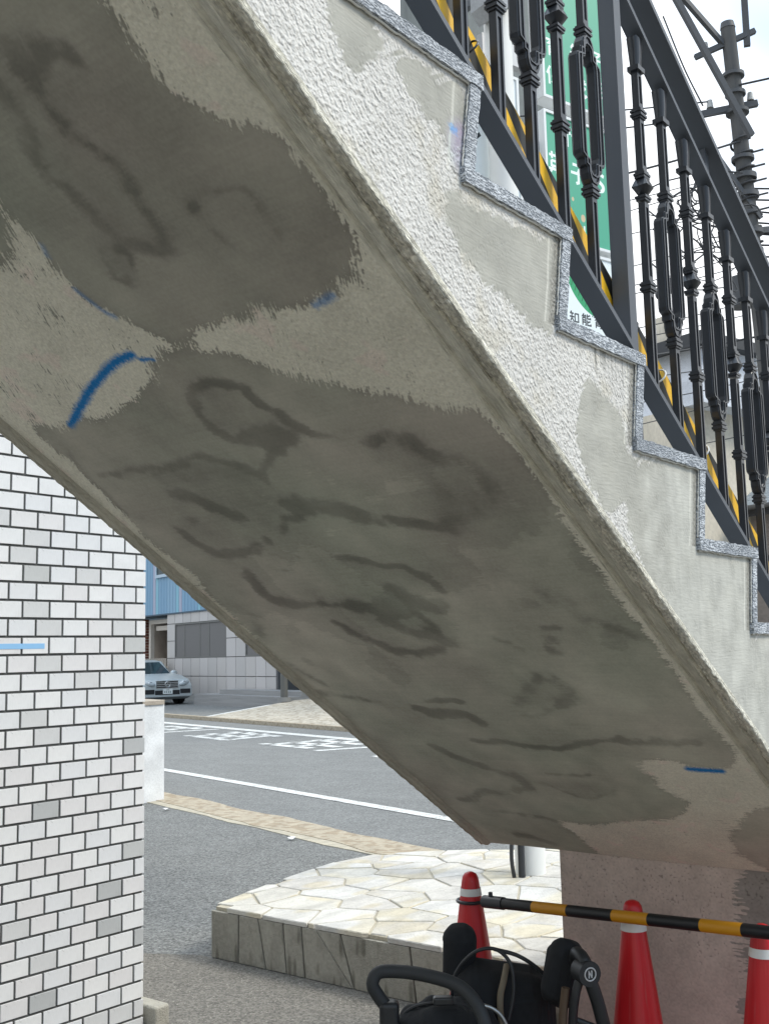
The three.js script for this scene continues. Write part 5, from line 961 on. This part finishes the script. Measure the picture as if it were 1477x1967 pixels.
{
  const sag = (a, b, s) => { const p = []; for (let i = 0; i <= 12; i++) { const t = i / 12; p.push([mix(a[0], b[0], t), mix(a[1], b[1], t) - s * 4 * t * (1 - t), mix(a[2], b[2], t)]); } return p; };
  const q = rng(55); let id = 0;
  const wire = (a, b, s, r, label) => tag(mesh('overhead_wire', tube(sag(a, b, s), r, 40, 5), wireMat), label, 'wire', 'overhead wires by the utility pole');
  wire([19.72, 12.2, -6.7], [26, 14.2, 6], 0.15, 0.022, 'thick overhead wire rising from the utility pole to the right edge');
  wire([19.6, 12.0, -7.2], [8.5, 11.0, -16], 0.5, 0.016, 'overhead wire leaving the upper crossarm, passing behind the handrail');
  wire([19.7, 11.7, -6.9], [9, 10.2, -15.5], 0.5, 0.016, 'overhead wire just below the upper crossarm, behind the handrail');
  wire([20.0, 11.2, -6.6], [10, 8.2, -14], 0.5, 0.022, 'steep dark overhead wire below the upper crossarm');
  wire([20.9, 9.4, -6.1], [27, 10.2, 3], 0.2, 0.03, 'thick cable leaving the lower crossarm to the right');
  wire([20.9, 9.2, -6.2], [27, 9.4, 3], 0.4, 0.02, 'cable hanging under the lower crossarm to the right');
  const ORD = ['topmost', 'second', 'third', 'fourth', 'fifth', 'sixth', 'seventh', 'eighth', 'ninth', 'tenth', 'eleventh', 'twelfth', 'lowest'];
  for (let i = 0; i < 13; i++) { const y = 10.8 - i * 0.42 + (q() - 0.5) * 0.38, z = -6.8 + (q() - 0.5) * 0.4; const p = [mix(21.4, 19.643, y / 13.476), y, z]; wire(p, [9 + q() * 2, y * 0.74 + (q() - 0.5) * 1.6, -15.5 + q() * 1.5], 0.35 + q() * 0.4, 0.010 + 0.012 * (q() > 0.7), ORD[i] + ' of the thin wires leaving the utility pole to the left behind the balusters'); id++; }
  for (let i = 0; i < 7; i++) { const y = 10.3 - i * 0.23; wire([20.2, y, -6.8], [29, y + 0.4 + q() * 0.9, 3 + q()], 0.3 + 0.3 * q(), 0.02, (i === 6 ? 'lowest' : ORD[i]) + ' of the heavy cables running right from the utility pole'); }
  const tg = thing('tangled_cables', 'tangle of dark service cables hanging beside the utility pole', 'cables', [18.4, 8.9, -7.0]);
  for (let i = 0; i < 20; i++) { const a = q() * 6.28, r = 0.15 + 0.55 * q(), cx = (q() - 0.5) * 0.7, cy = (q() - 0.5) * 1.5, pts = []; for (let k = 0; k < 7; k++) { const b = a + k * (0.5 + q() * 0.5); pts.push([cx + r * Math.cos(b) * 0.7, cy + r * Math.sin(b) * 0.8 + (q() - 0.5) * 0.3, cx * 0.9 + r * Math.cos(b) + (q() - 0.5) * 0.2]); } mesh('cable', tube(pts, 0.009 + 0.012 * q(), 30, 5), wireMat, tg); }
  const box1 = thing('cable_closure', 'dark cable junction sleeve hung among the wires', 'cable box', [18.6, 8.1, -7.9]);
  mesh('sleeve', new THREE.CapsuleGeometry(0.13, 0.5, 6, 14).rotateZ(Math.PI / 2).rotateY(0.7), std([0.05, 0.05, 0.055], 0.6), box1); mesh('hanger', rod([0, 0.1, 0], [0, 0.4, 0], 0.012), wireMat, box1);
  const sg = thing('street_sign', 'small red and white street sign behind the last balusters', 'street sign', [23.5, 0, -7.6]); sg.rotation.y = facTurn + 0.4;
  mesh('post', rod([0, 0, -0.03], [0, 8.4, -0.03], 0.05), metalGrey(), sg); mesh('plate', box(-0.35, 0.35, 7.4, 8.2, 0.0, 0.03), std([0.75, 0.75, 0.73], 0.5), sg); mesh('red_bar', box(-0.33, 0.33, 7.65, 7.95, 0.031, 0.036), std([0.5, 0.03, 0.04], 0.5), sg);
  void id;
}
function metalGrey() { return std([0.3, 0.3, 0.3], 0.5); }

renderer.render(scene, camera);
